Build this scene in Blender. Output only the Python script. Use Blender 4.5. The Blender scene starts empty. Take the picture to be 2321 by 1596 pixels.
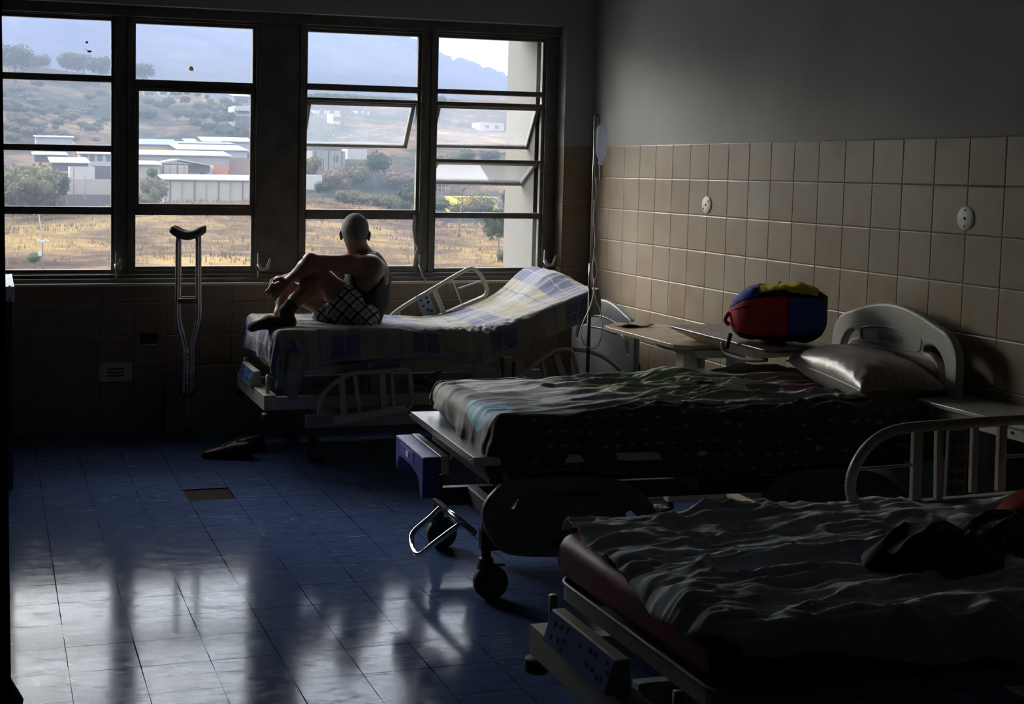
import bpy, bmesh, math, random
import numpy as np
from mathutils import Vector, Matrix, noise as mnoise

random.seed(7)
C = bpy.context.scene
COL = C.collection
PI = math.pi

# ------------------------------------------------------------------ camera
F_PX, PPX, PPY, CAM_H = 2945.4, 822.97, 614.82, 1.6267
YAW, PITCH, ROLL = 0.2783, -0.0787, 0.0166
_cy, _sy, _cp, _sp, _cr, _sr = math.cos(YAW), math.sin(YAW), math.cos(PITCH), math.sin(PITCH), math.cos(ROLL), math.sin(ROLL)
_f = Vector((_sy * _cp, _cy * _cp, _sp)); _r = Vector((_cy, -_sy, 0)); _u = _r.cross(_f)
_right = _cr * _r + _sr * _u; _up = -_sr * _r + _cr * _u
cam_d = bpy.data.cameras.new('camera'); cam = bpy.data.objects.new('camera', cam_d); COL.objects.link(cam)
M = Matrix((_right, _up, -_f)).transposed().to_4x4(); M.translation = Vector((0, 0, CAM_H)); cam.matrix_world = M
cam_d.sensor_fit = 'HORIZONTAL'; cam_d.sensor_width = 36.0; cam_d.lens = 36.0 * F_PX / 2321.0
cam_d.shift_x = (1160.5 - PPX) / 2321.0; cam_d.shift_y = -(798.0 - PPY) / 2321.0
cam_d.clip_start = 0.05; cam_d.clip_end = 6000
C.camera = cam


def P(u, v, y):
    """point of the photo (u, v) carried out to the distance y"""
    d = _right * ((u - PPX) / F_PX) - _up * ((v - PPY) / F_PX) + _f
    t = y / d.y
    return Vector((0, 0, CAM_H)) + d * t


# ------------------------------------------------------------------ light, view
C.view_settings.view_transform = 'Standard'; C.view_settings.look = 'None'
C.view_settings.exposure = 0.0; C.view_settings.gamma = 1.0
C.render.film_transparent = False
cy = C.cycles
cy.max_bounces = 7; cy.diffuse_bounces = 4; cy.glossy_bounces = 3; cy.transmission_bounces = 4; cy.volume_bounces = 1
cy.transparent_max_bounces = 12; cy.caustics_reflective = False; cy.caustics_refractive = False
cy.sample_clamp_indirect = 4.0; cy.use_denoising = True
cy.use_adaptive_sampling = True; cy.adaptive_threshold = 0.02

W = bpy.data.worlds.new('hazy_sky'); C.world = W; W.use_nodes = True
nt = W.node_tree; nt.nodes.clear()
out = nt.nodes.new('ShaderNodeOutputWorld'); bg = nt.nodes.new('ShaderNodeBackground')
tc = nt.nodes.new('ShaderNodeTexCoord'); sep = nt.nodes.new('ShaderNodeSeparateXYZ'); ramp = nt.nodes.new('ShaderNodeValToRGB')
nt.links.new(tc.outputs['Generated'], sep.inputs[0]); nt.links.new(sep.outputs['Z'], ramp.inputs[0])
# broad sky glow added at the left, out of view, to light the right wall
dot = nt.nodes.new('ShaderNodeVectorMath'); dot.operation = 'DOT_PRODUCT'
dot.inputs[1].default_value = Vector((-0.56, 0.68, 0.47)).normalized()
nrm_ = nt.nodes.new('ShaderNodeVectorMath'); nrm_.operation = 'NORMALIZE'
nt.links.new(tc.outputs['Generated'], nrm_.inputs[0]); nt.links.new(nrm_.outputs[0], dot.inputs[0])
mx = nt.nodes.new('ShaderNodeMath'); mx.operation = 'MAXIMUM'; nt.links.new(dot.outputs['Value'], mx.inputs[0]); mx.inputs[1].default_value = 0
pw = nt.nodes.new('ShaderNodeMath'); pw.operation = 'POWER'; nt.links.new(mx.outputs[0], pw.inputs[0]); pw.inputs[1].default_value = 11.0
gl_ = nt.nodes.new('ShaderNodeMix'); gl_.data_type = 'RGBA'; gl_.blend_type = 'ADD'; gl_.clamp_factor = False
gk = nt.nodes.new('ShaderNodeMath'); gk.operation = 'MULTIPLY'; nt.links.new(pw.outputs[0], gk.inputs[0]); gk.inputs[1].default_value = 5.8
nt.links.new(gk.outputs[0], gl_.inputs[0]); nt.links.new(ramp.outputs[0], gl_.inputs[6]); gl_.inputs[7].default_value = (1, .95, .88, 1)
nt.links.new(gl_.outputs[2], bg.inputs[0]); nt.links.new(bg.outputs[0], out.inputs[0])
cr = ramp.color_ramp
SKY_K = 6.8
_stops = [(0.0, (.31, .315, .32)), (0.108, (.32, .325, .33)), (0.15, (.80, .86, .96)), (0.26, (.80, .88, 1.0)), (0.40, (.66, .72, .82)), (0.58, (.90, .94, 1.0)), (1.0, (1, 1, 1))]
for i, (p_, c_) in enumerate(_stops):
    e = cr.elements[i] if i < 2 else cr.elements.new(p_)
    e.position = p_; e.color = (*c_, 1)
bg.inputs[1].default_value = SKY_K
sun_d = bpy.data.lights.new('sun', 'SUN'); sun = bpy.data.objects.new('sun', sun_d); COL.objects.link(sun)
sun_d.energy = 1.2; sun_d.angle = 0.35; sun_d.color = (1, .93, .82)
sun.rotation_euler = Vector((-0.45, 0.55, -0.72)).to_track_quat('-Z', 'Y').to_euler()


# ------------------------------------------------------------------ materials
class NT:
    def __init__(s, name):
        s.m = bpy.data.materials.new(name); s.m.use_nodes = True
        s.t = s.m.node_tree; s.t.nodes.clear(); s.out = s.t.nodes.new('ShaderNodeOutputMaterial')

    def n(s, typ, ins=None, **props):
        nd = s.t.nodes.new(typ)
        for k, v in props.items(): setattr(nd, k, v)
        for k, v in (ins or {}).items():
            if isinstance(v, bpy.types.NodeSocket): s.t.links.new(v, nd.inputs[k])
            else: nd.inputs[k].default_value = v
        return nd

    def math(s, op, a, b=0.0, c=0.0, clamp=False):
        return s.n('ShaderNodeMath', {0: a, 1: b, 2: c}, operation=op, use_clamp=clamp).outputs[0]

    def noise(s, vec, scale=5., detail=3., rough=.55, dist=0.):
        i = {'Scale': scale, 'Detail': detail, 'Roughness': rough, 'Distortion': dist}
        if vec is not None: i['Vector'] = vec
        return s.n('ShaderNodeTexNoise', i)

    def mapr(s, v, a, b, c=0., d=1.):
        return s.n('ShaderNodeMapRange', {0: v, 1: a, 2: b, 3: c, 4: d}).outputs[0]

    def mix(s, f, a, b, mode='MIX'):
        nd = s.n('ShaderNodeMix', data_type='RGBA', blend_type=mode)
        for sock, v in ((nd.inputs[0], f), (nd.inputs[6], a), (nd.inputs[7], b)):
            if isinstance(v, bpy.types.NodeSocket): s.t.links.new(v, sock)
            else: sock.default_value = v if not isinstance(v, tuple) or len(v) == 4 else (*v, 1)
        return nd.outputs[2]

    def ramp(s, v, stops):
        nd = s.n('ShaderNodeValToRGB', {0: v}); cr = nd.color_ramp
        for i, (p, c) in enumerate(stops):
            e = cr.elements[i] if i < 2 else cr.elements.new(p)
            e.position = p; e.color = (*c, 1)
        return nd.outputs[0]

    def xyz(s, vec):
        nd = s.n('ShaderNodeSeparateXYZ', {0: vec}); return nd.outputs[0], nd.outputs[1], nd.outputs[2]

    def comb(s, x, y, z=0.0): return s.n('ShaderNodeCombineXYZ', {0: x, 1: y, 2: z}).outputs[0]

    def pos(s): return s.n('ShaderNodeNewGeometry').outputs['Position']

    def obj(s): return s.n('ShaderNodeTexCoord').outputs['Object']

    def uv(s): return s.n('ShaderNodeTexCoord').outputs['UV']

    def vmul(s, vec, k): return s.n('ShaderNodeVectorMath', {0: vec, 1: k}, operation='MULTIPLY').outputs[0]

    def bump(s, h, strength=.3, dist=.01):
        return s.n('ShaderNodeBump', {'Height': h, 'Strength': strength, 'Distance': dist}).outputs[0]

    def bsdf(s, color, rough=.5, metal=0., spec=.5, normal=None, link=True, **kw):
        i = {'Base Color': color if not isinstance(color, tuple) or len(color) == 4 else (*color, 1), 'Roughness': rough, 'Metallic': metal, 'Specular IOR Level': spec}
        if normal is not None: i['Normal'] = normal
        i.update(kw)
        nd = s.n('ShaderNodeBsdfPrincipled', i)
        if link: s.t.links.new(nd.outputs[0], s.out.inputs[0])
        return nd.outputs[0]

    def surf(s, sh): s.t.links.new(sh, s.out.inputs[0]); return s.m


def lin(r, g, b):
    f = lambda c: (c / 255 / 12.92) if c / 255 <= .04045 else ((c / 255 + .055) / 1.055) ** 2.4
    return (f(r), f(g), f(b))


def simple(name, col, rough=.5, metal=0., var=.12, scale=14., bump=.0, bscale=60., spec=.5):
    t = NT(name)
    o = t.obj(); n = t.noise(o, scale, 4.)
    c = t.mix(t.mapr(n.outputs[0], .3, .7), tuple(x * (1 - var) for x in col), tuple(min(1, x * (1 + var)) for x in col))
    r = t.mapr(n.outputs[0], .3, .7, max(.02, rough - .08), min(1, rough + .08))
    nm = t.bump(t.noise(o, bscale, 3.).outputs[0], bump, .004) if bump else None
    t.bsdf(c, r, metal, spec, nm); return t.m


# ------------------------------------------------------------------ mesh building
class MB:
    def __init__(s): s.v = []; s.f = []; s.sm = []

    def add(s, vs, fs, smooth=False):
        b = len(s.v); s.v += [tuple(v) for v in vs]
        for f in fs: s.f.append(tuple(b + i for i in f)); s.sm.append(smooth)
        return s

    def box(s, c, d, rot=None):
        hx, hy, hz = d[0] / 2, d[1] / 2, d[2] / 2
        vs = [Vector((x, y, z)) for x in (-hx, hx) for y in (-hy, hy) for z in (-hz, hz)]
        if rot is not None: vs = [rot @ v for v in vs]
        vs = [v + Vector(c) for v in vs]
        return s.add(vs, [(0, 1, 3, 2), (4, 6, 7, 5), (0, 4, 5, 1), (2, 3, 7, 6), (0, 2, 6, 4), (1, 5, 7, 3)])

    def b2(s, x0, x1, y0, y1, z0, z1):
        return s.box(((x0 + x1) / 2, (y0 + y1) / 2, (z0 + z1) / 2), (abs(x1 - x0), abs(y1 - y0), abs(z1 - z0)))

    def tube(s, pts, r, n=10, cap=True, closed=False):
        pts = [Vector(p) for p in pts]; m = len(pts)
        rs = r if isinstance(r, (list, tuple)) else [r] * m
        rings = []; up = None
        for i, p in enumerate(pts):
            a = pts[(i - 1) % m] if (closed or i > 0) else p
            b = pts[(i + 1) % m] if (closed or i < m - 1) else p
            t = (b - a); t = t.normalized() if t.length > 1e-9 else Vector((0, 0, 1))
            if up is None:
                up = Vector((0, 0, 1)) if abs(t.z) < .9 else Vector((1, 0, 0))
            x = up.cross(t)
            if x.length < 1e-6: x = Vector((1, 0, 0)).cross(t)
            x.normalize(); yv = t.cross(x); up = yv
            rings.append([p + (x * math.cos(2 * PI * k / n) + yv * math.sin(2 * PI * k / n)) * rs[i] for k in range(n)])
        vs = [v for rg in rings for v in rg]; fs = []
        for i in range(m if closed else m - 1):
            j = (i + 1) % m
            for k in range(n):
                fs.append((i * n + k, i * n + (k + 1) % n, j * n + (k + 1) % n, j * n + k))
        if cap and not closed:
            fs.append(tuple(reversed(range(n)))); fs.append(tuple((m - 1) * n + k for k in range(n)))
        return s.add(vs, fs, True)

    def lathe(s, prof, c=(0, 0, 0), axis='Z', n=24, arc=2 * PI):
        vs = []; fs = []
        full = abs(arc - 2 * PI) < 1e-6; nn = n if full else n + 1
        for r, h in prof:
            for k in range(nn):
                a = arc * k / n; x, y = r * math.cos(a), r * math.sin(a)
                v = {'Z': (x, y, h), 'Y': (x, h, y), 'X': (h, x, y)}[axis]
                vs.append(Vector(v) + Vector(c))
        for i in range(len(prof) - 1):
            for k in range(n):
                k2 = (k + 1) % nn if full else k + 1
                fs.append((i * nn + k, i * nn + k2, (i + 1) * nn + k2, (i + 1) * nn + k))
        return s.add(vs, fs, True)

    def prism(s, poly, lo, hi, plane='XZ'):
        """extrude a 2D outline; plane XZ extrudes along y, YZ along x, XY along z"""
        g = {'XZ': lambda a, b, h: (a, h, b), 'YZ': lambda a, b, h: (h, a, b), 'XY': lambda a, b, h: (a, b, h)}[plane]
        n = len(poly)
        vs = [g(a, b, lo) for a, b in poly] + [g(a, b, hi) for a, b in poly]
        fs = [tuple(range(n)), tuple(reversed(range(n, 2 * n)))] + [(i, i + n, (i + 1) % n + n, (i + 1) % n) for i in range(n)]
        return s.add(vs, fs)

    def mesh(s, name):
        me = bpy.data.meshes.new(name); me.from_pydata(s.v, [], s.f)
        me.polygons.foreach_set('use_smooth', s.sm); me.update()
        bm = bmesh.new(); bm.from_mesh(me); bmesh.ops.recalc_face_normals(bm, faces=bm.faces); bm.to_mesh(me); bm.free()
        return me

    def build(s, name, mat, parent=None, bevel=0., smooth=None):
        me = s.mesh(name); me.materials.append(mat)
        if smooth is not None: me.polygons.foreach_set('use_smooth', [smooth] * len(me.polygons))
        return link(name, me, parent, bevel)


def link(name, me, parent=None, bevel=0.):
    o = bpy.data.objects.new(name, me); COL.objects.link(o)
    if parent: o.parent = parent
    if bevel:
        b = o.modifiers.new('bevel', 'BEVEL'); b.width = bevel; b.segments = 2; b.limit_method = 'ANGLE'; b.angle_limit = .6
        b.harden_normals = False
    return o


def grid_mesh(name, pts, mat, uvs=None, smooth=True, closed_u=False):
    """pts: array (m, n, 3)"""
    m, n = pts.shape[:2]
    me = bpy.data.meshes.new(name)
    idx = np.arange(m * n).reshape(m, n)
    a = idx if not closed_u else np.vstack([idx, idx[:1]])
    f = np.stack([a[:-1, :-1], a[1:, :-1], a[1:, 1:], a[:-1, 1:]], -1).reshape(-1, 4)
    me.from_pydata(pts.reshape(-1, 3).tolist(), [], f.tolist())
    me.polygons.foreach_set('use_smooth', [smooth] * len(me.polygons))
    if uvs is not None:
        l = me.uv_layers.new(name='uv'); fl = f.reshape(-1)
        l.data.foreach_set('uv', uvs.reshape(-1, 2)[fl].reshape(-1))
    me.materials.append(mat); me.update(); return me


def empty(name, loc=(0, 0, 0), rz=0.):
    o = bpy.data.objects.new(name, None); COL.objects.link(o); o.location = loc; o.rotation_euler = (0, 0, rz)
    o.empty_display_size = .05; return o


def tag(o, label=None, cat=None, group=None, kind=None):
    if label: o['label'] = label
    if cat: o['category'] = cat
    if group: o['group'] = group
    if kind: o['kind'] = kind
    return o


def struct(o): o['kind'] = 'structure'; return o


def copy_tree(o, parent=None):
    c = o.copy(); COL.objects.link(c); c.parent = parent
    for ch in list(o.children): copy_tree(ch, c)
    return c


def vnoise(x, y, z=0., seed=0):
    """smooth value noise on numpy arrays, about -1..1"""
    x = np.asarray(x, float); y = np.asarray(y, float) + 0 * x; z = np.asarray(z, float) + 0 * x
    xi, yi, zi = np.floor(x).astype(np.int64), np.floor(y).astype(np.int64), np.floor(z).astype(np.int64)
    fx, fy, fz = x - xi, y - yi, z - zi
    sx, sy_, sz = fx * fx * (3 - 2 * fx), fy * fy * (3 - 2 * fy), fz * fz * (3 - 2 * fz)

    def h(a, b, c):
        n = (a * 374761393 + b * 668265263 + c * 2147483647 + seed * 974711) & 0x7fffffff
        n = ((n ^ (n >> 13)) * 1274126177) & 0x7fffffff
        n = ((n ^ (n >> 16)) * 668265263) & 0x7fffffff
        return n / 0x7fffffff * 2 - 1
    L = lambda a, b, t: a + (b - a) * t
    return L(L(L(h(xi, yi, zi), h(xi + 1, yi, zi), sx), L(h(xi, yi + 1, zi), h(xi + 1, yi + 1, zi), sx), sy_),
             L(L(h(xi, yi, zi + 1), h(xi + 1, yi, zi + 1), sx), L(h(xi, yi + 1, zi + 1), h(xi + 1, yi + 1, zi + 1), sx), sy_), sz)


def fbm(x, y, o=4, seed=0, z=0.):
    r = 0.; a = 1.; t = 0.
    for i in range(o): r = r + a * vnoise(x * 2 ** i, y * 2 ** i, z * 2 ** i, seed + i * 17); t += a; a *= .5
    return r / t


def rrect(x0, x1, y0, y1, r, n=5):
    pts = []
    for cx, cy_, a0 in ((x1 - r, y1 - r, 0), (x0 + r, y1 - r, 90), (x0 + r, y0 + r, 180), (x1 - r, y0 + r, 270)):
        for k in range(n + 1):
            a = math.radians(a0 + 90 * k / n); pts.append((cx + r * math.cos(a), cy_ + r * math.sin(a)))
    return pts


def smooth_path(pts, n=6, closed=False):
    """Catmull-Rom through the points"""
    pts = [Vector(p) for p in pts]; m = len(pts); out = []
    for i in range(m if closed else m - 1):
        g = (lambda k: pts[k % m]) if closed else (lambda k: pts[min(max(k, 0), m - 1)])
        a, b, c, d = g(i - 1), g(i), g(i + 1), g(i + 2)
        for k in range(n):
            t = k / n
            out.append(.5 * ((2 * b) + (c - a) * t + (2 * a - 5 * b + 4 * c - d) * t * t + (3 * b - 3 * c + d - a) * t ** 3))
    if not closed: out.append(pts[-1])
    return out


def plate(name, outline, holes, thick, mat, plane, off, parent=None, bevel=.01):
    """moulded plate: 2D outline with holes, rounded edges, as one mesh"""
    cu = bpy.data.curves.new(name, 'CURVE'); cu.dimensions = '2D'; cu.fill_mode = 'BOTH'
    cu.extrude = max(thick / 2 - bevel, .0005); cu.bevel_depth = bevel; cu.bevel_resolution = 2
    for pl in [outline] + list(holes):
        sp = cu.splines.new('POLY'); sp.points.add(len(pl) - 1); sp.use_cyclic_u = True
        for k, (a, b) in enumerate(pl): sp.points[k].co = (a, b, 0, 1)
    tmp = bpy.data.objects.new('tmp', cu); COL.objects.link(tmp)
    dg = bpy.context.evaluated_depsgraph_get(); me = bpy.data.meshes.new_from_object(tmp.evaluated_get(dg))
    bpy.data.objects.remove(tmp); bpy.data.curves.remove(cu)
    R = {'XZ': Matrix(((1, 0, 0, 0), (0, 0, -1, off), (0, 1, 0, 0), (0, 0, 0, 1))),
         'YZ': Matrix(((0, 0, 1, off), (1, 0, 0, 0), (0, 1, 0, 0), (0, 0, 0, 1))),
         'XY': Matrix(((1, 0, 0, 0), (0, 1, 0, 0), (0, 0, 1, off), (0, 0, 0, 1)))}[plane]
    me.transform(R); me.materials.clear(); me.materials.append(mat)
    me.polygons.foreach_set('use_smooth', [False] * len(me.polygons)); me.name = name
    return link(name, me, parent)


def text_mesh(name, s, size, mat, M_, parent=None, ext=.002):
    cu = bpy.data.curves.new(name, 'FONT'); cu.body = s; cu.size = size; cu.extrude = ext; cu.align_x = 'CENTER'; cu.align_y = 'CENTER'
    tmp = bpy.data.objects.new('tmp', cu); COL.objects.link(tmp)
    dg = bpy.context.evaluated_depsgraph_get(); me = bpy.data.meshes.new_from_object(tmp.evaluated_get(dg))
    bpy.data.objects.remove(tmp); bpy.data.curves.remove(cu)
    me.transform(M_); me.materials.clear(); me.materials.append(mat); me.name = name
    return link(name, me, parent)
# ------------------------------------------------------------------ the room
XR, YW, XL, YB, ZC = 3.8376, 7.93, -0.42, 1.22, 3.0
TP = .2013; TY0 = 7.4633; DADO = 1.7985        # wall tile pitch, a joint line, top of the tiling
SILL, HEAD = .905, 2.582
OX0, OX1 = -.20, 3.633                         # window opening
YF = 8.06                                      # plane of the window frames


def tile_wall_mat(name, axis):
    t = NT(name); p = t.pos(); x, y, z = t.xyz(p)
    h = y if axis == 'Y' else x
    a = t.math('DIVIDE', t.math('SUBTRACT', h, TY0 if axis == 'Y' else XR), TP)
    b = t.math('DIVIDE', t.math('SUBTRACT', z, DADO), TP)
    fa = t.math('FRACT', a); fb = t.math('FRACT', b)
    ia = t.math('FLOOR', a); ib = t.math('FLOOR', b)
    rnd = t.n('ShaderNodeTexWhiteNoise', {'Vector': t.comb(ia, ib, 3.)}, noise_dimensions='3D')
    rv = rnd.outputs[0]
    shift = t.n('ShaderNodeVectorMath', {0: p, 1: t.vmul(rnd.outputs[1], (9, 9, 9))}, operation='ADD').outputs[0]
    blotch = t.noise(shift, 5.5, 4., .6).outputs[0]; fine = t.noise(p, 90., 2.).outputs[0]
    col = t.ramp(t.mapr(blotch, .32, .68), [(0, (.34, .225, .125)), (.5, (.38, .285, .19)), (1, (.40, .335, .255))])
    col = t.mix(t.mapr(rv, 0, 1, 0, .45), col, t.mix(t.mapr(rnd.outputs[0], .3, .9), (.30, .20, .11), (.36, .315, .26)))
    col = t.mix(.10, col, t.mix(fine, (.22, .17, .12), (.46, .38, .30)))
    col = t.mix(1., col, (.66, .68, .70), 'MULTIPLY')
    # distance to tile edge, in metres
    ea = t.math('MULTIPLY', t.math('MINIMUM', fa, t.math('SUBTRACT', 1., fa)), TP)
    eb = t.math('MULTIPLY', t.math('MINIMUM', fb, t.math('SUBTRACT', 1., fb)), TP)
    wob = t.mapr(t.noise(p, 3., 1.).outputs[0], .3, .7, .0009, .0024)
    e = t.math('MINIMUM', ea, eb)
    grout = t.math('LESS_THAN', e, wob)
    col = t.mix(grout, col, (.16, .12, .085))
    # thin painted highlight along the upper edge of each tile, the glint of its bevel
    edge = t.math('MULTIPLY', t.math('LESS_THAN', t.math('MULTIPLY', t.math('SUBTRACT', 1., fb), TP), .0045),
                  t.mapr(t.noise(p, 2.3, 2.).outputs[0], .38, .55))
    edge = t.math('MULTIPLY', edge, t.math('SUBTRACT', 1., grout), clamp=True)
    col = t.mix(t.math('MULTIPLY', edge, .75), col, (.52, .48, .41))
    hgt = t.math('MULTIPLY', t.mapr(e, 0., .006), 1.)
    tilt = t.n('ShaderNodeVectorMath', {0: rnd.outputs[1], 1: (.5, .5, .5)}, operation='SUBTRACT').outputs[0]
    geo = t.n('ShaderNodeNewGeometry').outputs['Normal']
    nrm = t.n('ShaderNodeVectorMath', {0: geo, 1: t.vmul(tilt, (.03, .03, .03))}, operation='ADD').outputs[0]
    bm_ = t.n('ShaderNodeBump', {'Height': hgt, 'Strength': .8, 'Distance': .003, 'Normal': nrm}).outputs[0]
    t.bsdf(col, t.mapr(blotch, .3, .7, .34, .5), 0., .4, bm_)
    return t.m


def paint_mat():
    t = NT('wall_paint'); p = t.pos(); n = t.noise(p, 1.6, 5.).outputs[0]; f = t.noise(p, 70., 3.).outputs[0]
    c = t.mix(t.mapr(n, .35, .65), (.32, .325, .32), (.375, .38, .375))
    t.bsdf(c, .62, 0., .35, t.bump(f, .25, .004)); return t.m


def floor_mat():
    t = NT('floor_vinyl'); p = t.pos(); x, y, z = t.xyz(p); S = .2286
    a = t.math('DIVIDE', t.math('SUBTRACT', x, .2268), S); b = t.math('DIVIDE', t.math('SUBTRACT', y, 5.0606), S)
    fa, fb, ia, ib = t.math('FRACT', a), t.math('FRACT', b), t.math('FLOOR', a), t.math('FLOOR', b)
    rnd = t.n('ShaderNodeTexWhiteNoise', {'Vector': t.comb(ia, ib, 1.)}, noise_dimensions='3D')
    rv = rnd.outputs[0]
    streak = t.noise(t.vmul(p, (3., 22., 1.)), 2.2, 5., .65, .6).outputs[0]
    big = t.noise(p, 1.1, 4.).outputs[0]
    col = t.mix(t.mapr(streak, .3, .72), (.050, .090, .225), (.095, .145, .30))
    col = t.mix(t.mapr(rv, 0, 1, 0, .5), col, (.060, .10, .235))
    col = t.mix(t.mapr(big, .4, .7, 0, .5), col, (.078, .105, .17))
    # pale scratches, mostly across
    sc = t.noise(t.vmul(p, (7., 95., 1.)), 1.0, 2., .5, .8).outputs[0]
    sc2 = t.noise(t.vmul(t.n('ShaderNodeVectorRotate', {'Vector': p, 'Angle': 1.0}, rotation_type='Z_AXIS').outputs[0], (9., 130., 1.)), 1.0, 2., .5, 1.).outputs[0]
    gate = t.mapr(t.noise(p, 3.1, 3.).outputs[0], .42, .56)
    s1 = t.math('MULTIPLY', t.math('MAXIMUM', t.mapr(sc, .66, .73), t.mapr(sc2, .66, .73)), gate)
    col = t.mix(t.math('MULTIPLY', s1, .75), col, (.50, .52, .56))
    # dark scuffs and grime
    sm = t.noise(t.vmul(p, (1., 1.8, 1.)), 9., 8., .78, .25).outputs[0]
    scuff = t.mapr(sm, .47, .75)
    col = t.mix(t.math('MULTIPLY', scuff, .65), col, (.022, .022, .028))
    spots = t.n('ShaderNodeTexVoronoi', {'Vector': p, 'Scale': 6.5}).outputs['Distance']
    col = t.mix(t.math('LESS_THAN', spots, .022), col, (.004, .004, .006))
    ea = t.math('MULTIPLY', t.math('MINIMUM', fa, t.math('SUBTRACT', 1., fa)), S)
    eb = t.math('MULTIPLY', t.math('MINIMUM', fb, t.math('SUBTRACT', 1., fb)), S)
    jw = t.mapr(t.noise(p, 2.7, 2.).outputs[0], .35, .65, .0002, .0022)
    joint = t.math('LESS_THAN', t.math('MINIMUM', ea, eb), jw)
    col = t.mix(joint, col, (.003, .003, .004))
    rg = t.math('ADD', t.mapr(streak, .3, .7, .09, .12), t.math('MULTIPLY', scuff, .12))
    rg = t.math('ADD', rg, t.math('MULTIPLY', joint, .5), clamp=True)
    hh = t.noise(p, 2.0, 3.).outputs[0]
    fs = t.noise(t.vmul(t.n('ShaderNodeVectorRotate', {'Vector': p, 'Angle': .5}, rotation_type='Z_AXIS').outputs[0], (6., 40., 1.)), 1.5, 6., .75, .5).outputs[0]
    spec = t.math('SUBTRACT', .22, t.math('MULTIPLY', scuff, .13))
    spec = t.math('SUBTRACT', spec, t.mapr(fs, .42, .70, 0., .11))
    spec = t.math('MULTIPLY', spec, t.math('SUBTRACT', 1., joint), clamp=True)
    nd = t.bsdf(col, rg, 0., .5, t.bump(hh, .02, .02), link=False)
    t.t.links.new(spec, nd.node.inputs['Specular IOR Level'])
    t.surf(nd); return t.m


M_TILE_Y = tile_wall_mat('wall_tiles_side', 'Y'); M_TILE_X = tile_wall_mat('wall_tiles_window', 'X')
M_PAINT = paint_mat(); M_FLOOR = floor_mat()
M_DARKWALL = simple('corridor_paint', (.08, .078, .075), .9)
M_CEIL = simple('ceiling_paint', (.22, .22, .215), .8)
M_FRAME = simple('window_frame_paint', (.13, .13, .115), .42, .15, .3, 9., .15, 120.)
M_STUCCO = simple('stucco', (.075, .073, .067), .9, 0, .2, 40., .8, 90.)
M_LEDGE = simple('ledge', (.62, .56, .46), .5, 0, .1)

# floor with one tile missing
fl = MB(); S_ = .2286; hx0, hy0 = .2268 + 3 * S_, 5.0606 + 5 * S_
for x0, x1, y0, y1 in ((XL - .02, hx0, YB - 3, YW), (hx0 + S_, XR + .02, YB - 3, YW), (hx0, hx0 + S_, YB - 3, hy0), (hx0, hx0 + S_, hy0 + S_, YW)):
    fl.b2(x0, x1, y0, y1, -.006, 0)
floor = struct(fl.build('floor', M_FLOOR))
g = NT('glue_bed'); n_ = g.noise(g.pos(), 30., 5.).outputs[0]
g.bsdf(g.mix(n_, (.022, .015, .012), (.045, .032, .024)), .9, 0, .05, g.bump(n_, .5, .004))
struct(MB().b2(XL - .02, XR + .02, YB - 3, YW, -.03, -.0055).build('trim_1', g.m))

# right wall: tiled dado + paint (paint stands back a little)
struct(MB().b2(XR, XR + .2, YB - 3, YW + .4, 0, DADO).build('wall_right', M_TILE_Y))
MB().b2(XR + .006, XR + .2, YB - 3, YW + .4, DADO, ZC).build('upper_paint', M_PAINT, bpy.data.objects['wall_right'])
# window wall
WW = struct(MB().b2(XL - .3, XR, YW, 8.42, 0, SILL).b2(OX1, XR, YW, 8.42, SILL, DADO).b2(XL - .3, OX0, YW, 8.42, SILL, DADO).build('wall_window', M_TILE_X))
MB().b2(OX1, XR + .006, YW + .006, 8.42, DADO, HEAD).b2(XL - .3, OX0, YW + .006, 8.42, DADO, HEAD).b2(XL - .3, XR + .006, YW + .006, 8.42, HEAD, ZC).build('upper_paint', M_PAINT, WW)
MB().b2(OX0, OX1, YW - .004, YF + .02, SILL - .012, SILL + .004).build('ledge', M_LEDGE, WW, .002)
# outer stucco jamb seen through the last window
MB().b2(3.500, 3.633, YF + .05, 8.62, SILL - .2, HEAD + .2).b2(3.633, 3.9, 8.42, 8.62, -3, ZC).build('outer_jamb', M_STUCCO, WW)
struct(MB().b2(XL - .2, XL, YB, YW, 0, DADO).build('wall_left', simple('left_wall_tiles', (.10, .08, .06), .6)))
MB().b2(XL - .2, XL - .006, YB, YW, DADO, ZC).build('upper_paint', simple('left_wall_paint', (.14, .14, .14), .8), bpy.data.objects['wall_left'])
struct(MB().b2(XL - .2, XR + .2, YB - 3, 8.42, ZC, ZC + .2).build('ceiling', M_CEIL))
# door wall that the camera looks through, and the corridor behind
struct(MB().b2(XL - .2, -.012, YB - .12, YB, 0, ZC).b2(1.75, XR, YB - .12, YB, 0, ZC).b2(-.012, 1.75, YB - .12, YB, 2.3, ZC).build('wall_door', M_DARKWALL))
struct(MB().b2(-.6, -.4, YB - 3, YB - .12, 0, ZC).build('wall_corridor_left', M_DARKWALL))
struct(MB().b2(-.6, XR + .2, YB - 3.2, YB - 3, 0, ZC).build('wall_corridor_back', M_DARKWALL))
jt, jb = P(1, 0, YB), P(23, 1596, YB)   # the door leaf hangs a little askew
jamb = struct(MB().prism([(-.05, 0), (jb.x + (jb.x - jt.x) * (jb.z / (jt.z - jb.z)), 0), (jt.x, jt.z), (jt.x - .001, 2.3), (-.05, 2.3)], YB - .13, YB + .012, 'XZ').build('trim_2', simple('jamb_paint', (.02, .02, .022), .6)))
MB().tube([(.000, YB - .02, 1.10), (.004, YB - .02, 1.135), (.000, YB - .02, 1.158)], [.019, .021, .012], 12).build('latch', simple('latch_metal', (.02, .02, .02), .5, .5), jamb)

# ------------------------------------------------------------------ windows


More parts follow.
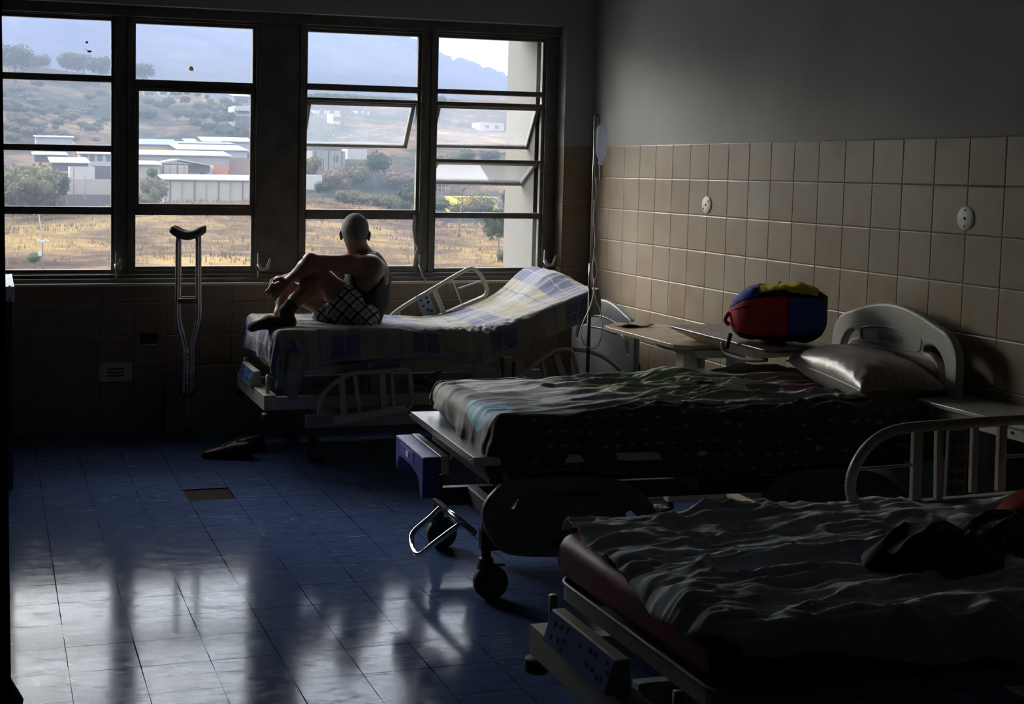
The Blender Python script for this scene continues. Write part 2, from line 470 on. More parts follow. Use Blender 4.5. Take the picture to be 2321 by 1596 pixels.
def glass_mat(name, dirt, veil):
    t = NT(name); p = t.pos()
    n = t.noise(p, 2.5, 5., .7).outputs[0]; sp = t.n('ShaderNodeTexVoronoi', {'Vector': t.vmul(p, (1, 1, 1)), 'Scale': 26.}).outputs['Distance']
    sp2 = t.noise(p, 1.3, 2.).outputs[0]
    d = t.mapr(n, .3, .75, dirt * .6, dirt * 1.5)
    speck = t.math('MULTIPLY', t.math('LESS_THAN', sp, .045), t.mapr(sp2, .5, .6))
    d = t.math('ADD', d, t.math('MULTIPLY', speck, .5), clamp=True)
    tr = t.n('ShaderNodeBsdfTransparent', {0: (.97, .98, .99, 1)}).outputs[0]
    dust = t.n('ShaderNodeBsdfTranslucent', {0: veil}).outputs[0]
    m1 = t.n('ShaderNodeMixShader', {0: d, 1: tr, 2: dust}).outputs[0]
    gl = t.n('ShaderNodeBsdfGlossy', {'Color': (1, 1, 1, 1), 'Roughness': .04}).outputs[0]
    fr = t.n('ShaderNodeFresnel', {'IOR': 1.45}).outputs[0]
    t.surf(t.n('ShaderNodeMixShader', {0: t.math('MULTIPLY', fr, .8), 1: m1, 2: gl}).outputs[0]); return t.m


M_GLASS = glass_mat('window_glass', .008, (.8, .86, 1, 1)); M_GLASS2 = glass_mat('dusty_glass', .034, (.86, .88, .98, 1))
M_WHITEM = simple('worn_white_metal', (.55, .55, .52), .45, .1)
M_ROPE = simple('rag', (.45, .42, .38), .9)


def frame_bars(mb, x0, x1, z0, z1, w=.03, y0=YF - .02, y1=YF + .03):
    mb.b2(x0 - w, x0, y0, y1, z0 - w, z1 + w); mb.b2(x1, x1 + w, y0, y1, z0 - w, z1 + w)
    mb.b2(x0, x1, y0, y1, z0 - w, z0); mb.b2(x0, x1, y0, y1, z1, z1 + w)


def zof(v, u): return P(u, v, YF).z


def window(idx, x0, x1, bars, panes, lo, hi):
    """panes: z ranges of fixed glass in the frame"""
    w = struct(empty('window_%d' % idx, ((x0 + x1) / 2, YF, SILL)))
    inv = Vector((-(x0 + x1) / 2, -YF, -SILL))
    m = MB()
    frame_bars(m, x0, x1, lo, hi, .034, YF - .015, YF + .02)
    frame_bars(m, x0 - .022, x1 + .022, lo - .022, hi + .022, .03, YF - .03, YF - .01)
    for a, b in bars: m.b2(x0, x1, YF - .02, YF + .03, a, b)
    m.v = [tuple(Vector(v) + inv) for v in m.v]; m.build('window_frame', M_FRAME, w, .004)
    for a, b in panes:
        q = MB().b2(x0 - .004, x1 + .004, YF + .004, YF + .008, a - .003, b + .003); q.v = [tuple(Vector(v) + inv) for v in q.v]
        q.build('glass_pane', M_GLASS, w)
    return w, inv


Z = {v: P(150, v, YF).z for v in (48, 168, 184, 328, 343, 468, 486, 611)}
w1, i1 = window(1, -.035, .694, [(Z[184], Z[168]), (Z[343], Z[328]), (Z[486], Z[468])], [(Z[168], 2.49), (Z[343] + .04, Z[184]), (Z[486] + .048, Z[343]), (Z[611], Z[486])], Z[611], 2.49)
q = lambda v, u=440: P(u, v, YF).z
w2, i2 = window(2, .842, 1.562, [(q(207), q(184)), (q(488), q(466))], [(q(184), q(60)), (q(466), q(207)), (q(603), q(488))], q(603), q(60))
q3 = lambda v: P(820, v, YF).z
w3, i3 = window(3, 1.915, 2.645, [(q3(208), q3(193)), (q3(232), q3(224)), (q3(497), q3(475))], [(q3(193), q3(78)), (q3(601), q3(497))], q3(603), q3(78))
q4 = lambda v: P(1100, v, YF).z
w4, i4 = window(4, 2.785, 3.515, [(q4(216), q4(205)), (q4(243), q4(233)), (q4(370), q4(362)), (q4(495), q4(482))], [(q4(205), q4(90)), (q4(607), q4(495))], q4(607), q4(90))
# second, inner sash frame of window 2
m = MB(); frame_bars(m, .858, 1.545, q(462), q(211), .02, YF - .05, YF - .02); m.v = [tuple(Vector(v) + i2) for v in m.v]; m.build('sash_frame', M_FRAME, w2, .003)


def sash(w, inv, x0, x1, ztop, length, ang):
    """outward-opening hopper hung at its top edge"""
    s = empty('sash', (0, 0, 0)); s.parent = w; s.location = Vector(((x0 + x1) / 2, YF + .01, ztop)) + inv; s.rotation_euler = (ang, 0, 0)
    hw = (x1 - x0) / 2 - .004; m = MB(); t = .026
    m.b2(-hw, -hw + t, -.016, .016, -length, 0); m.b2(hw - t, hw, -.016, .016, -length, 0)
    m.b2(-hw, hw, -.016, .016, -t, 0); m.b2(-hw, hw, -.016, .016, -length, -length + t * .8)
    m.build('sash_frame', simple('sash_paint', (.13, .13, .12), .45, .1), s, .003)
    MB().b2(-hw + .012, hw - .012, -.003, .001, -length + .01, -.01).build('glass_pane', M_GLASS2, s)
    return s


sash(w3, i3, 1.915, 2.645, q3(230), .335, .56)
sash(w4, i4, 2.785, 3.515, q4(238), .325, .56)
sash(w4, i4, 2.785, 3.515, q4(366), .30, 1.05)


def latch_handle(w, inv, x, z, flip=1):
    m = MB()
    m.box((x, YF - .075, z + .03), (.008, .008, .075))
    m.tube([(x, YF - .075, z), (x + .02 * flip, YF - .085, z - .035), (x + .055 * flip, YF - .09, z - .03), (x + .07 * flip, YF - .095, z + .02), (x + .072 * flip, YF - .095, z + .035)], [.012, .014, .012, .008, .005], 8)
    m.box((x, YF - .075, z - .08), (.007, .008, .07))
    m.v = [tuple(Vector(v) + inv) for v in m.v]; m.build('latch_handle', M_WHITEM, w)


latch_handle(w1, i1, P(263, 590, YF - .075).x, P(263, 596, YF).z, .35)
latch_handle(w2, i2, P(585, 590, YF - .075).x, P(585, 596, YF).z)
latch_handle(w4, i4, P(1234, 590, YF - .075).x, P(1234, 588, YF).z)
m = MB()
m.tube([P(951, 577, YF - .07), P(951, 600, YF - .07)], .006, 6)
m.tube([P(950, 600, YF - .07), P(954, 612, YF - .08), P(957, 625, YF - .08), P(966, 637, YF - .1)], .006, 6)
m.v = [tuple(Vector(v) + i3) for v in m.v]; m.build('latch_handle', M_WHITEM, w3)
m = MB()
for k in range(3):
    m.tube(smooth_path([P(939 + k, 488, YF - .03), P(936 + 2 * k, 520, YF - .05), P(941 - k, 548, YF - .05), P(945 + k, 563, YF - .05), P(939 + 2 * k, 590, YF - .05), P(938 - k, 604, YF - .05)], 5), .005 + .002 * (k == 1), 6)
m.v = [tuple(Vector(v) + i3) for v in m.v]; m.build('tied_rag', M_ROPE, w3)
# vent and cover plates on the tiles, set in as trim of the wall
m = MB(); m.v = []
pl = M_FRAME
mul = MB()
mul.b2(.694 + .05, .842 - .05, YF - .02, YF + .02, SILL, HEAD); mul.b2(1.562 + .05, 1.915 - .05, YF - .02, YF + .02, SILL, HEAD)
mul.b2(2.645 + .05, 2.785 - .05, YF - .02, YF + .02, SILL, HEAD); mul.b2(OX0, -.035 - .05, YF - .035, YF + .04, SILL, HEAD); mul.b2(3.515 + .05, OX1, YF - .01, YF + .03, SILL, HEAD)
mul.b2(OX0, OX1, YF - .05, YF + .04, 2.52, HEAD + .002); mul.b2(OX0, OX1, YF - .06, YF + .05, SILL, Z[611] - .028)
mul.b2(OX0, OX1, YF - .09, YF - .03, SILL + .0, SILL + .03)
struct(mul.build('trim_3', M_FRAME, None, .004))
# bits stuck on the glass
# ------------------------------------------------------------------ the land outside
def profile(us, vs, y, n, xlo, xhi):
    """height over x of a terrain row at distance y, read off where the land shows through the windows"""
    pts = [P(u, v, y) for u, v in zip(us, vs)]
    return np.interp(np.linspace(xlo, xhi, n), [p.x for p in pts], [p.z for p in pts])


def terrain(name, rows, us, xw, n, mat, amp, sc, seed, sub=10):
    ys = [r[0] for r in rows]; zs = []; 
    H = np.array([profile(us, r[1], r[0], n, *xw(r[0])) for r in rows]); XS = np.array([np.linspace(*xw(r[0]), n) for r in rows])
    yy = np.concatenate([np.linspace(ys[i], ys[i + 1], sub, endpoint=False) for i in range(len(ys) - 1)] + [[ys[-1]]])
    G = np.zeros((len(yy), n, 3))
    for j in range(n):
        G[:, j, 2] = np.interp(yy, ys, H[:, j]); G[:, j, 0] = np.interp(yy, ys, XS[:, j]); G[:, j, 1] = yy
    G[:, :, 2] += amp * fbm(G[:, :, 0] / sc, G[:, :, 1] / sc, 4, seed)
    return grid_mesh(name, G, mat), G


K_OUT = .36   # darkens outdoor land and facade colours to offset the boosted sky light


def land_mat(name, stops, s1, s2, bump=.6, bd=.5):
    t = NT(name); p = t.pos()
    a = t.noise(p, s1, 6., .62, .4).outputs[0]; b = t.noise(t.vmul(p, (1, 1, 2.)), s2, 5., .7).outputs[0]
    f = t.math('ADD', t.math('MULTIPLY', a, .68), t.math('MULTIPLY', b, .32))
    c = t.ramp(t.mapr(f, .34, .66), stops)
    fine = t.noise(p, s2 * 7, 4., .7).outputs[0]
    c = t.mix(t.mapr(fine, .3, .7, 0, .35), c, tuple(x * .45 for x in stops[0][1]))
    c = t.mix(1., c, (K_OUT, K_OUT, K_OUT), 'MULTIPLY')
    t.bsdf(c, 1., 0, .0, t.bump(b, bump, bd)); return t.m


def height(G, x, y):
    ys = G[:, 0, 1]; i = int(np.clip(np.searchsorted(ys, y) - 1, 0, len(ys) - 2)); f = min(max((y - ys[i]) / (ys[i + 1] - ys[i]), 0), 1)
    za = np.interp(x, G[i, :, 0], G[i, :, 2]); zb = np.interp(x, G[i + 1, :, 0], G[i + 1, :, 2]); return za + (zb - za) * f


US = [-250, 0, 150, 300, 430, 560, 700, 860, 1000, 1230, 1500]
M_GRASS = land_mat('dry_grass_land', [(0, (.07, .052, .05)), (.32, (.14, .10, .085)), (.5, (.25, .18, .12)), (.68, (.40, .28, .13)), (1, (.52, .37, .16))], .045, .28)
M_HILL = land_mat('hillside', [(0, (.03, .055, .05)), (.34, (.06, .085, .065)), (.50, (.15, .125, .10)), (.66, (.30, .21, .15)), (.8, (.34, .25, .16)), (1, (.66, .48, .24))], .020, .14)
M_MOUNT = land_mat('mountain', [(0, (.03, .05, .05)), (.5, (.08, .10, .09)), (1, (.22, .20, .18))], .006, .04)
rows = [(60, [760] * 11), (95, [650] * 11), (118, [604, 604, 604, 604, 606, 608, 610, 612, 614, 616, 616]),
        (150, [548, 548, 552, 556, 560, 556, 556, 560, 562, 566, 566]), (185, [505, 510, 505, 500, 500, 500, 500, 505, 520, 528, 528]),
        (212, [492, 492, 480, 462, 458, 458, 458, 470, 500, 508, 510]), (224, [500, 500, 492, 466, 458, 460, 468, 482, 506, 514, 516]), (238, [520, 520, 510, 480, 475, 475, 485, 495, 520, 525, 525])]
me, GG = terrain('grass_field', rows, US, lambda y: (-60 - y * .25, 60 + y * 1.0), 130, M_GRASS, .5, 14, 3, 12)
struct(link('ground_field', me))
rows = [(236, [505] * 11), (300, [425] * 11), (345, [335, 335, 333, 330, 330, 330, 330, 330, 335, 340, 345]),
        (400, [250, 262, 290, 300, 290, 280, 285, 290, 295, 300, 300]), (470, [150, 185, 225, 240, 235, 232, 235, 245, 250, 255, 260]),
        (540, [95, 140, 168, 190, 215, 224, 228, 230, 236, 240, 245]), (600, [88, 132, 160, 176, 208, 224, 226, 228, 232, 238, 245]), (700, [150, 180, 220, 240, 260] + [270] * 6)]
me, GH = terrain('hill', rows, US, lambda y: (-80 - y * .2, 80 + y * .95), 130, M_HILL, 4.5, 55, 11, 9)
struct(link('ground_hill', me))
rows = [(700, [330] * 11), (1300, [240, 240, 240, 240, 240, 240, 240, 240, 250, 265, 290]), (2000, [60, 30, 20, 60, 80, 110, 140, 170, 190, 240, 300]),
        (2500, [-90, -70, -60, -50, -20, 10, 62, 92, 137, 212, 290]), (2800, [-20, 0, 10, 20, 40, 60, 120, 150, 200, 260, 320])]
me, GM = terrain('mountain', rows, US, lambda y: (-200 - y * .3, 100 + y * .95), 200, M_MOUNT, 24, 230, 23, 16)
struct(link('ground_mountain', me))
# ragged tree line along the crest, part of the land itself
rs = np.random.RandomState(9); mb = MB()
for k in range(150):
    u = 850 + 390 * rs.rand(); v = np.interp(u, [850, 860, 1000, 1230], [88, 92, 137, 212]); q = P(u, v + 2, 2500); r_ = 6 + 9 * rs.rand()
    mb.lathe([(.01, r_), (r_ * .7, r_ * .75), (r_, r_ * .1), (r_ * .8, -r_ * .8), (.01, -r_)], (q.x, 2500, height(GM, q.x, 2500) + r_ * .4), 'Z', 7)
tag(mb.build('crest_woods', M_MOUNT), 'hazy woods along the crest of the far mountain', 'woods', kind='stuff')

# (haze)
def haze(name, dens, box, col=(.60, .72, 1.0), alb=.20):
    hz = NT(name); a = hz.n('ShaderNodeVolumeScatter', {'Color': (*col, 1), 'Density': dens * alb, 'Anisotropy': 0.}).outputs[0]
    b = hz.n('ShaderNodeVolumeAbsorption', {'Color': (0, 0, 0, 1), 'Density': dens * (1 - alb)}).outputs[0]
    hz.t.links.new(hz.n('ShaderNodeAddShader', {0: a, 1: b}).outputs[0], hz.out.inputs['Volume'])
    tag(struct(MB().b2(*box).build(name, hz.m)))


haze('haze_low', .0018, (-700, 1500, 90, 640, -60, 45))
haze('haze_high', .00050, (-1500, 3500, 641, 2700, -60, 420), (.40, .50, 1.0), .62)


def ground_z(G, x, y):
    d = (G[:, :, 0] - x) ** 2 + (G[:, :, 1] - y) ** 2
    k = np.unravel_index(np.argmin(d), d.shape); return float(G[k][2])


def hit(u, v, y0=240, y1=699, step=2.):
    y = y0
    while y < y1:
        q = P(u, v, y)
        if q.z < height(GH, q.x, y): return y
        y += step
    return None


# ------------------------------------------------------------------ grass tufts near the crest
def grass_mesh():
    rnd = np.random.RandomState(5); N = 6000
    yy = 118 + (224 - 118) * rnd.rand(N) ** .8; xx = -8 + rnd.rand(N) * (yy * .75 + 6) - yy * .04
    vs = []; fs = []
    for i in range(N):
        z = ground_z(GG, xx[i], yy[i]) if i % 1 == 0 else 0
        h = .25 + .5 * rnd.rand(); lean = (rnd.rand() - .3) * .5 * h; w = .05 + .07 * rnd.rand()
        for k in range(3):
            a = rnd.rand() * 6.28; dx, dy = w * math.cos(a), w * math.sin(a); ox, oy = (rnd.rand(2) - .5) * .7
            b = len(vs); vs += [(xx[i] + ox - dx, yy[i] + oy - dy, z - .2), (xx[i] + ox + dx, yy[i] + oy + dy, z - .2), (xx[i] + ox + lean + (rnd.rand() - .5) * .4, yy[i] + oy, z + h)]
            fs.append((b, b + 1, b + 2))
    me = bpy.data.meshes.new('dry_grass'); me.from_pydata(vs, [], fs); return me


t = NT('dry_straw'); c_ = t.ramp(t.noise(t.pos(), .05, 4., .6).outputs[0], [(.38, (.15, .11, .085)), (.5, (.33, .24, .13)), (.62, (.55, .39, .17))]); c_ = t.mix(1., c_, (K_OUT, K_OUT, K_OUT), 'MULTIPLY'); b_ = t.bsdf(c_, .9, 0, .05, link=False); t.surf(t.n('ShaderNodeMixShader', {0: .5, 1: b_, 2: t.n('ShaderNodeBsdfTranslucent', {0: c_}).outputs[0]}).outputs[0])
me = grass_mesh(); me.materials.append(t.m)
tag(link('dry_grass', me), 'dry golden grass tufts growing on the slope below the windows', 'grass', kind='stuff')


# ------------------------------------------------------------------ trees
def leaf_mat(name, c0, c1):
    t = NT(name); n = t.noise(t.pos(), .9, 4.).outputs[0]
    col = t.mix(t.mapr(n, .3, .7), tuple(x * .5 for x in c0), tuple(x * .5 for x in c1))
    b = t.bsdf(col, .8, 0, .15, link=False); tr = t.n('ShaderNodeBsdfTranslucent', {0: col}).outputs[0]
    return t.surf(t.n('ShaderNodeMixShader', {0: .25, 1: b, 2: tr}).outputs[0])


M_LEAF = [leaf_mat('dark_leaves', (.035, .06, .035), (.07, .11, .055)), leaf_mat('olive_leaves', (.10, .115, .06), (.17, .17, .09)), leaf_mat('grey_brush', (.14, .12, .09), (.22, .18, .13)), leaf_mat('green_leaves', (.05, .10, .04), (.10, .17, .07))]
M_BARK = simple('bark', (.10, .075, .06), .9, 0, .3, 3.)


def crown_mesh(name, blobs, nleaf, leaf, mat, seed, stretch=1.):
    rnd = np.random.RandomState(seed); vs = []; fs = []
    tot = sum(b[3] ** 2 for b in blobs)
    for bx, by, bz, br in blobs:
        k = int(nleaf * br * br / tot)
        d = rnd.randn(k, 3); d /= np.linalg.norm(d, axis=1)[:, None]
        r = br * (.62 + .45 * rnd.rand(k) ** .5)
        p = d * r[:, None] * [1, 1, stretch] + [bx, by, bz]
        for q in p:
            a = rnd.randn(3); a /= np.linalg.norm(a); c = np.cross(a, rnd.randn(3)); c /= np.linalg.norm(c); s = leaf * (.6 + .8 * rnd.rand())
            b0 = len(vs); vs += [q - a * s, q - c * s * .6, q + a * s, q + c * s * .6]; fs.append((b0, b0 + 1, b0 + 2, b0 + 3))
        # solid core so that the crown does not see through
        ico = bmesh.new(); bmesh.ops.create_icosphere(ico, subdivisions=2, radius=br * .66)
        b0 = len(vs)
        for v in ico.verts:
            w = 1 + .18 * mnoise.noise(v.co * (2 / br) + Vector((seed, bx, by))); vs.append((v.co.x * w + bx, v.co.y * w + by, v.co.z * w * stretch + bz))
        for f in ico.faces: fs.append(tuple(b0 + v.index for v in f.verts))
        ico.free()
    me = bpy.data.meshes.new(name); me.from_pydata([tuple(v) for v in vs], [], fs); me.materials.append(mat); return me


def tree_proto(kind, mat, seed):
    rnd = random.Random(seed); blobs = []
    if kind == 'round':
        for k in range(11):
            a = rnd.random() * 6.28; r = .30 * rnd.random() ** .5; blobs.append((r * math.cos(a), r * math.sin(a), .48 + .30 * rnd.random(), .16 + .10 * rnd.random()))
        trunk = [((0, 0, -.08), .04), ((.01, 0, .2), .032), ((0, .01, .5), .02)]; n, lf = 1500, .030
    elif kind == 'bush':
        for k in range(9):
            a = rnd.random() * 6.28; r = .42 * rnd.random() ** .5; blobs.append((r * math.cos(a), r * math.sin(a), .18 + .36 * rnd.random(), .20 + .12 * rnd.random()))
        trunk = [((0, 0, -.1), .04), ((0, 0, .3), .03)]; n, lf = 1300, .034
    elif kind == 'tall':
        for k in range(14):
            h = rnd.random(); a = rnd.random() * 6.28; r = .20 * rnd.random() ** .5; blobs.append((r * math.cos(a), r * math.sin(a), .38 + .52 * h, .09 + .08 * rnd.random()))
        trunk = [((0, 0, -.08), .035), ((.01, 0, .4), .025), ((0, 0, .85), .01)]; n, lf = 1500, .024
    return crown_mesh('crown', blobs, n, lf, mat, seed), trunk


def mk_tree(name, kind, mi, seed):
    cm, tr = tree_proto(kind, M_LEAF[mi], seed)
    o = empty(name); link('crown', cm, o)
    MB().tube([p for p, r in tr], [r for p, r in tr], 7).build('trunk', M_BARK, o)
    return o


protos = {'dark': [mk_tree('leafy_tree', 'round', 0, 1), mk_tree('leafy_tree', 'round', 0, 2)], 'green': [mk_tree('leafy_tree', 'round', 3, 3)],
          'olive': [mk_tree('bushy_tree', 'bush', 1, 4), mk_tree('bushy_tree', 'bush', 1, 6)], 'brush': [mk_tree('brush_bush', 'bush', 2, 5)]}
used = set(); placed = []


def plant(kind, u, vtop, vbase, y, label, group=None, wide=1., rz=None):
    pr = random.choice(protos[kind])
    o = pr if id(pr) not in used else copy_tree(pr)
    used.add(id(pr))
    if y > 300:
        yh = hit(u, vbase); y = yh if yh else y
    best = y; bd = -1e9
    for dy in (0, 6, -6, 12, -12, 20, -20, 30, -30, 42, -42):
        if y > 300 and dy > 0: continue
        b = P(u, vbase, y + dy); h = P(u, vtop, y + dy).z - b.z; r = .36 * h * wide
        m_ = min([math.hypot(b.x - q[0], b.y - q[1]) - r - q[2] for q in placed] + [9e9])
        if m_ > bd: bd, best = m_, y + dy
        if m_ > 0: break
    y = best; b = P(u, vbase, y); h = P(u, vtop, y).z - b.z; placed.append((b.x, b.y, .36 * h * wide))
    o.location = b; o.scale = (h * wide, h * wide, h); o.rotation_euler = (0, 0, random.random() * 6.28 if rz is None else rz)
    tag(o, label, {'brush': 'bush', 'olive': 'bush'}.get(kind, 'tree'), group)
    return o


# ridge trees at the left
plant('dark', 34, 96, 190, 470, 'big round tree on the ridge at the left edge of the first window', None, 1.1)
plant('dark', 90, 119, 175, 480, 'small round tree on the ridge between two bigger ones')
plant('dark', 150, 115, 178, 480, 'wide dark tree left of centre on the ridge, beside its lower neighbour', None, 1.1)
plant('dark', 190, 118, 182, 484, 'middle tree of the broad clump on the left ridge', None, 1.1)
plant('dark', 222, 124, 190, 480, 'rightmost tree of the broad clump on the left ridge', None, 1.1)
plant('dark', 324, 140, 190, 520, 'hazy tree at the left rim of the second window above the white house', None, 1.3)
# dark growth on the left slope
G1 = 'hazy shrubs on the left hillside'; L1 = 'hazy shrub scattered over the dry hillside in the left window'
for k in range(75):
    u = random.uniform(0, 250); f = random.random(); y = 380 + 110 * f; v = 318 - 125 * f + random.uniform(-8, 8)
    if 95 < u < 190 and 188 < v < 240: continue
    plant(random.choice(['dark', 'olive', 'brush', 'olive']), u, v - random.uniform(10, 22), v + 5, y, L1, G1, 1.5)
G2 = 'hazy trees on the hillside behind the sheds'; L2 = 'hazy blue-green tree on the hillside above the blue roofed shed'
for (u, v, h, y) in [(330, 250, 30, 470), (345, 262, 34, 460), (365, 240, 28, 480), (385, 232, 26, 490), (400, 258, 30, 465), (420, 228, 24, 500), (432, 262, 34, 455), (445, 280, 30, 430), (455, 236, 26, 495),
                     (462, 262, 34, 450), (475, 290, 34, 420), (482, 244, 28, 480), (492, 268, 34, 440), (500, 300, 28, 400), (505, 238, 32, 470), (515, 268, 34, 430), (520, 226, 30, 480), (522, 300, 26, 400), (530, 245, 34, 460), (338, 224, 22, 510), (404, 214, 16, 520), (424, 212, 14, 520), (448, 216, 14, 520)]:
    plant(random.choice(['dark', 'dark', 'olive', 'green']), u, v - h * .5, v + h * .6, y, L2, G2, 1.25)
for (u, v, h, w_) in [(545, 300, 34, 'left'), (558, 306, 32, 'right'), (540, 312, 24, 'lowest')]: plant('dark', u, v - h * .6, v + h * .5, 395, w_ + ' of the three dark trees below the white apartment block', 'trees below the white block', 1.2)
# big soft bush in the left window
for (u, t_, b_, w, k) in [(20, 352, 470, 1.1, 'olive'), (60, 346, 474, 1.1, 'olive'), (98, 366, 474, .95, 'olive'), (128, 384, 474, .9, 'dark'), (30, 412, 480, 1.2, 'brush'), (112, 425, 476, 1.0, 'brush')]:
    plant(k, u, t_, b_, 205, {(20, 352): 'tall olive bush at the left rim of the third pane', (60, 346): 'tallest olive bush filling the left pane', (98, 366): 'olive bush right of the tallest one', (128, 384): 'dark green bush by the concrete wall', (30, 412): 'low brown bush in the lower left pane corner', (112, 425): 'low brown bush below the dark green one'}[(u, t_)], None, w)
plant('olive', 352, 380, 462, 214, 'lone grey-green tree in front of the beige warehouse', None, .75)
plant('green', 344, 378, 415, 213, 'small leafy shoot standing above the lone warehouse tree', None, .8)
plant('olive', 322, 428, 462, 213, 'low green bush at the foot of the beige warehouse', None, 1.6)
# third window
L3 = 'green tree on the ridge seen through the open strip of the third window'
ORD = ['first', 'second', 'third', 'fourth', 'fifth', 'sixth', 'seventh', 'eighth', 'ninth', 'last']
for k_, (u, v, h) in enumerate(sorted([(703, 207, 22), (725, 204, 26), (740, 205, 26), (760, 206, 24), (775, 208, 22), (790, 207, 24), (808, 210, 22), (825, 211, 24), (845, 212, 22), (692, 210, 24)])):
    plant('green', u, v + 4, v + h + 14, 530, ORD[k_] + ' tree from the left on the ridge strip of the third window', 'ridge trees behind the third window', 1.2)
plant('green', 890, 219, 240, 530, 'lone small tree on the ridge right of the row', None, .8)
plant('dark', 996, 215, 250, 520, 'tree at the left rim of the open strip in the fourth window', None, 1.1)
plant('green', 1026, 224, 250, 520, 'small bright tree beside the one at the fourth window rim', None, 1.)
plant('olive', 700, 335, 400, 260, 'sparse tree at the left rim of the third window', None, .8)
plant('dark', 850, 338, 420, 300, 'big blue-green tree in the middle of the third window', None, 1.0)
plant('olive', 795, 350, 425, 290, 'grey-green tree left of the big one in the third window', None, 1.0)
plant('brush', 760, 368, 425, 285, 'brown bush left of the grey-green tree', None, 1.1)
plant('brush', 900, 375, 428, 300, 'purple-brown bush right of the big blue-green tree', None, 1.4)
plant('dark', 732, 408, 452, 240, 'dark round bush at the edge of the golden grass', None, 1.1)
for u, t_, b_, y, k, l in [(780, 415, 462, 236, 'olive', 'olive bush behind the golden grass, left one of the hedge row'), (808, 420, 468, 236, 'olive', 'olive bush in the middle of the hedge row'), (835, 428, 474, 236, 'brush', 'brownish bush of the hedge row below the big tree'),
                           (865, 424, 478, 240, 'olive', 'grey bush of the hedge row with pale flowers'), (900, 420, 482, 240, 'olive', 'last grey bush of the hedge row before the window post'), (936, 415, 485, 225, 'dark', 'dark bush cut by the post between third and fourth window'), (715, 440, 475, 232, 'brush', 'low brown bush left in the third window')]:
    plant(k, u, t_, b_, y, l, None, 1.25)
# fourth window
for u, t_, b_, y, k, l, w in [(1000, 448, 490, 236, 'green', 'green bush at the left rim of the fourth window', 1.5), (1040, 460, 498, 232, 'green', 'green bush behind the bare tree', 1.4), (1082, 425, 500, 232, 'olive', 'leafy tree right of the bare tree, before the yellow building', .9),
                              (1112, 472, 508, 228, 'dark', 'dark bush right below the yellow wall', 1.3), (1152, 470, 508, 226, 'green', 'green bush below the blue letters', 1.2), (1158, 425, 500, 240, 'dark', 'hazy tree between the two yellow signs', .7), (1195, 455, 512, 225, 'brush', 'brown bush under the right yellow sign', 1.1),
                              (1060, 335, 380, 330, 'green', 'hazy tree seen in the gap above the lower open sash', 1.3), (1110, 338, 380, 330, 'dark', 'hazy dark tree right in the gap above the lower open sash', 1.2), (1010, 336, 380, 330, 'olive', 'hazy olive tree left in the gap above the lower open sash', 1.4),
                              (990, 380, 430, 300, 'olive', 'hazy bush behind the lower open sash', 1.3)]:
    plant(k, u, t_, b_, y, l, None, w)
plant('dark', 1130, 462, 585, 124, 'dark green tree standing in the dry slope of the fourth window', None, .62)
plant('dark', 1150, 500, 560, 122, 'drooping right half of the dark slope tree', None, .9)
plant('olive', 1142, 550, 600, 119, 'small shrub at the foot of the dark slope tree', None, .9)
plant('green', 78, 572, 606, 112, 'small green shrub beside the camera pole on the slope', None, 1.2)


# bare tree with a dark trunk
def bare_tree(name, base_u, base_v, top_v, y, label, lean=.0, seed=1):
    r = random.Random(seed); b = P(base_u, base_v, y); h = P(base_u, top_v, y).z - b.z
    o = empty(name, b); tag(o, label, 'tree')
    m = MB(); tr = [Vector((0, 0, -.5)), Vector((.1, 0, h * .3)), Vector((.35 + lean, 0, h * .6)), Vector((.3 + lean, .1, h))]
    m.tube(smooth_path(tr, 4), [h * .034 - h * .026 * k / 12 for k in range(13)], 8); m.build('trunk', M_BARK, o)
    m = MB()
    for k in range(16):
        f = .42 + .55 * r.random(); p = Vector((.3 * f + lean * f, 0, h * f)); a = r.random() * 6.28; L = h * (.30 * r.random() + .12)
        q = p + Vector((math.cos(a) * L, math.sin(a) * L * .6, L * .5)); e = q + Vector((math.cos(a) * L * .4, 0, L * (r.random() - .3)))
        m.tube([p, (p + q) / 2 + Vector((0, 0, -.04 * h * .3)), q, e], [h * .010, h * .007, h * .004, h * .0015], 5)
        for j in range(3):
            s = q + Vector((r.random() - .5, r.random() - .5, r.random() * .8)) * L * .7; m.tube([q, s], [h * .003, h * .001], 4)
    m.build('branch', M_BARK, o); return o


bare_tree('bare_tree', 1040, 527, 418, 140, 'leafless dark tree trunk rising in the fourth window')
bare_tree('bare_tree', 1190, 570, 492, 118, 'thin leafless tree at the right of the dark slope tree', .3, 4)
bare_tree('bare_tree', 176, 335, 298, 330, 'pale bare tree before the orange shed', .1, 6)


# ------------------------------------------------------------------ buildings in the valley
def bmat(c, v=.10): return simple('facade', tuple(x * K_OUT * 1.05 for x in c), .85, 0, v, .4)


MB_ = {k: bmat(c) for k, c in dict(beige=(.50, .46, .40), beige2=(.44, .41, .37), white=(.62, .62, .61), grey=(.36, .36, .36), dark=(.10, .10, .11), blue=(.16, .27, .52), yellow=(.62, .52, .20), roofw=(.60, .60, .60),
                                   orange=(.60, .25, .13), steel=(.46, .50, .56), brick=(.36, .22, .17), sign=(.85, .68, .06), pane=(.12, .14, .17), bluewall=(.30, .36, .46)).items()}


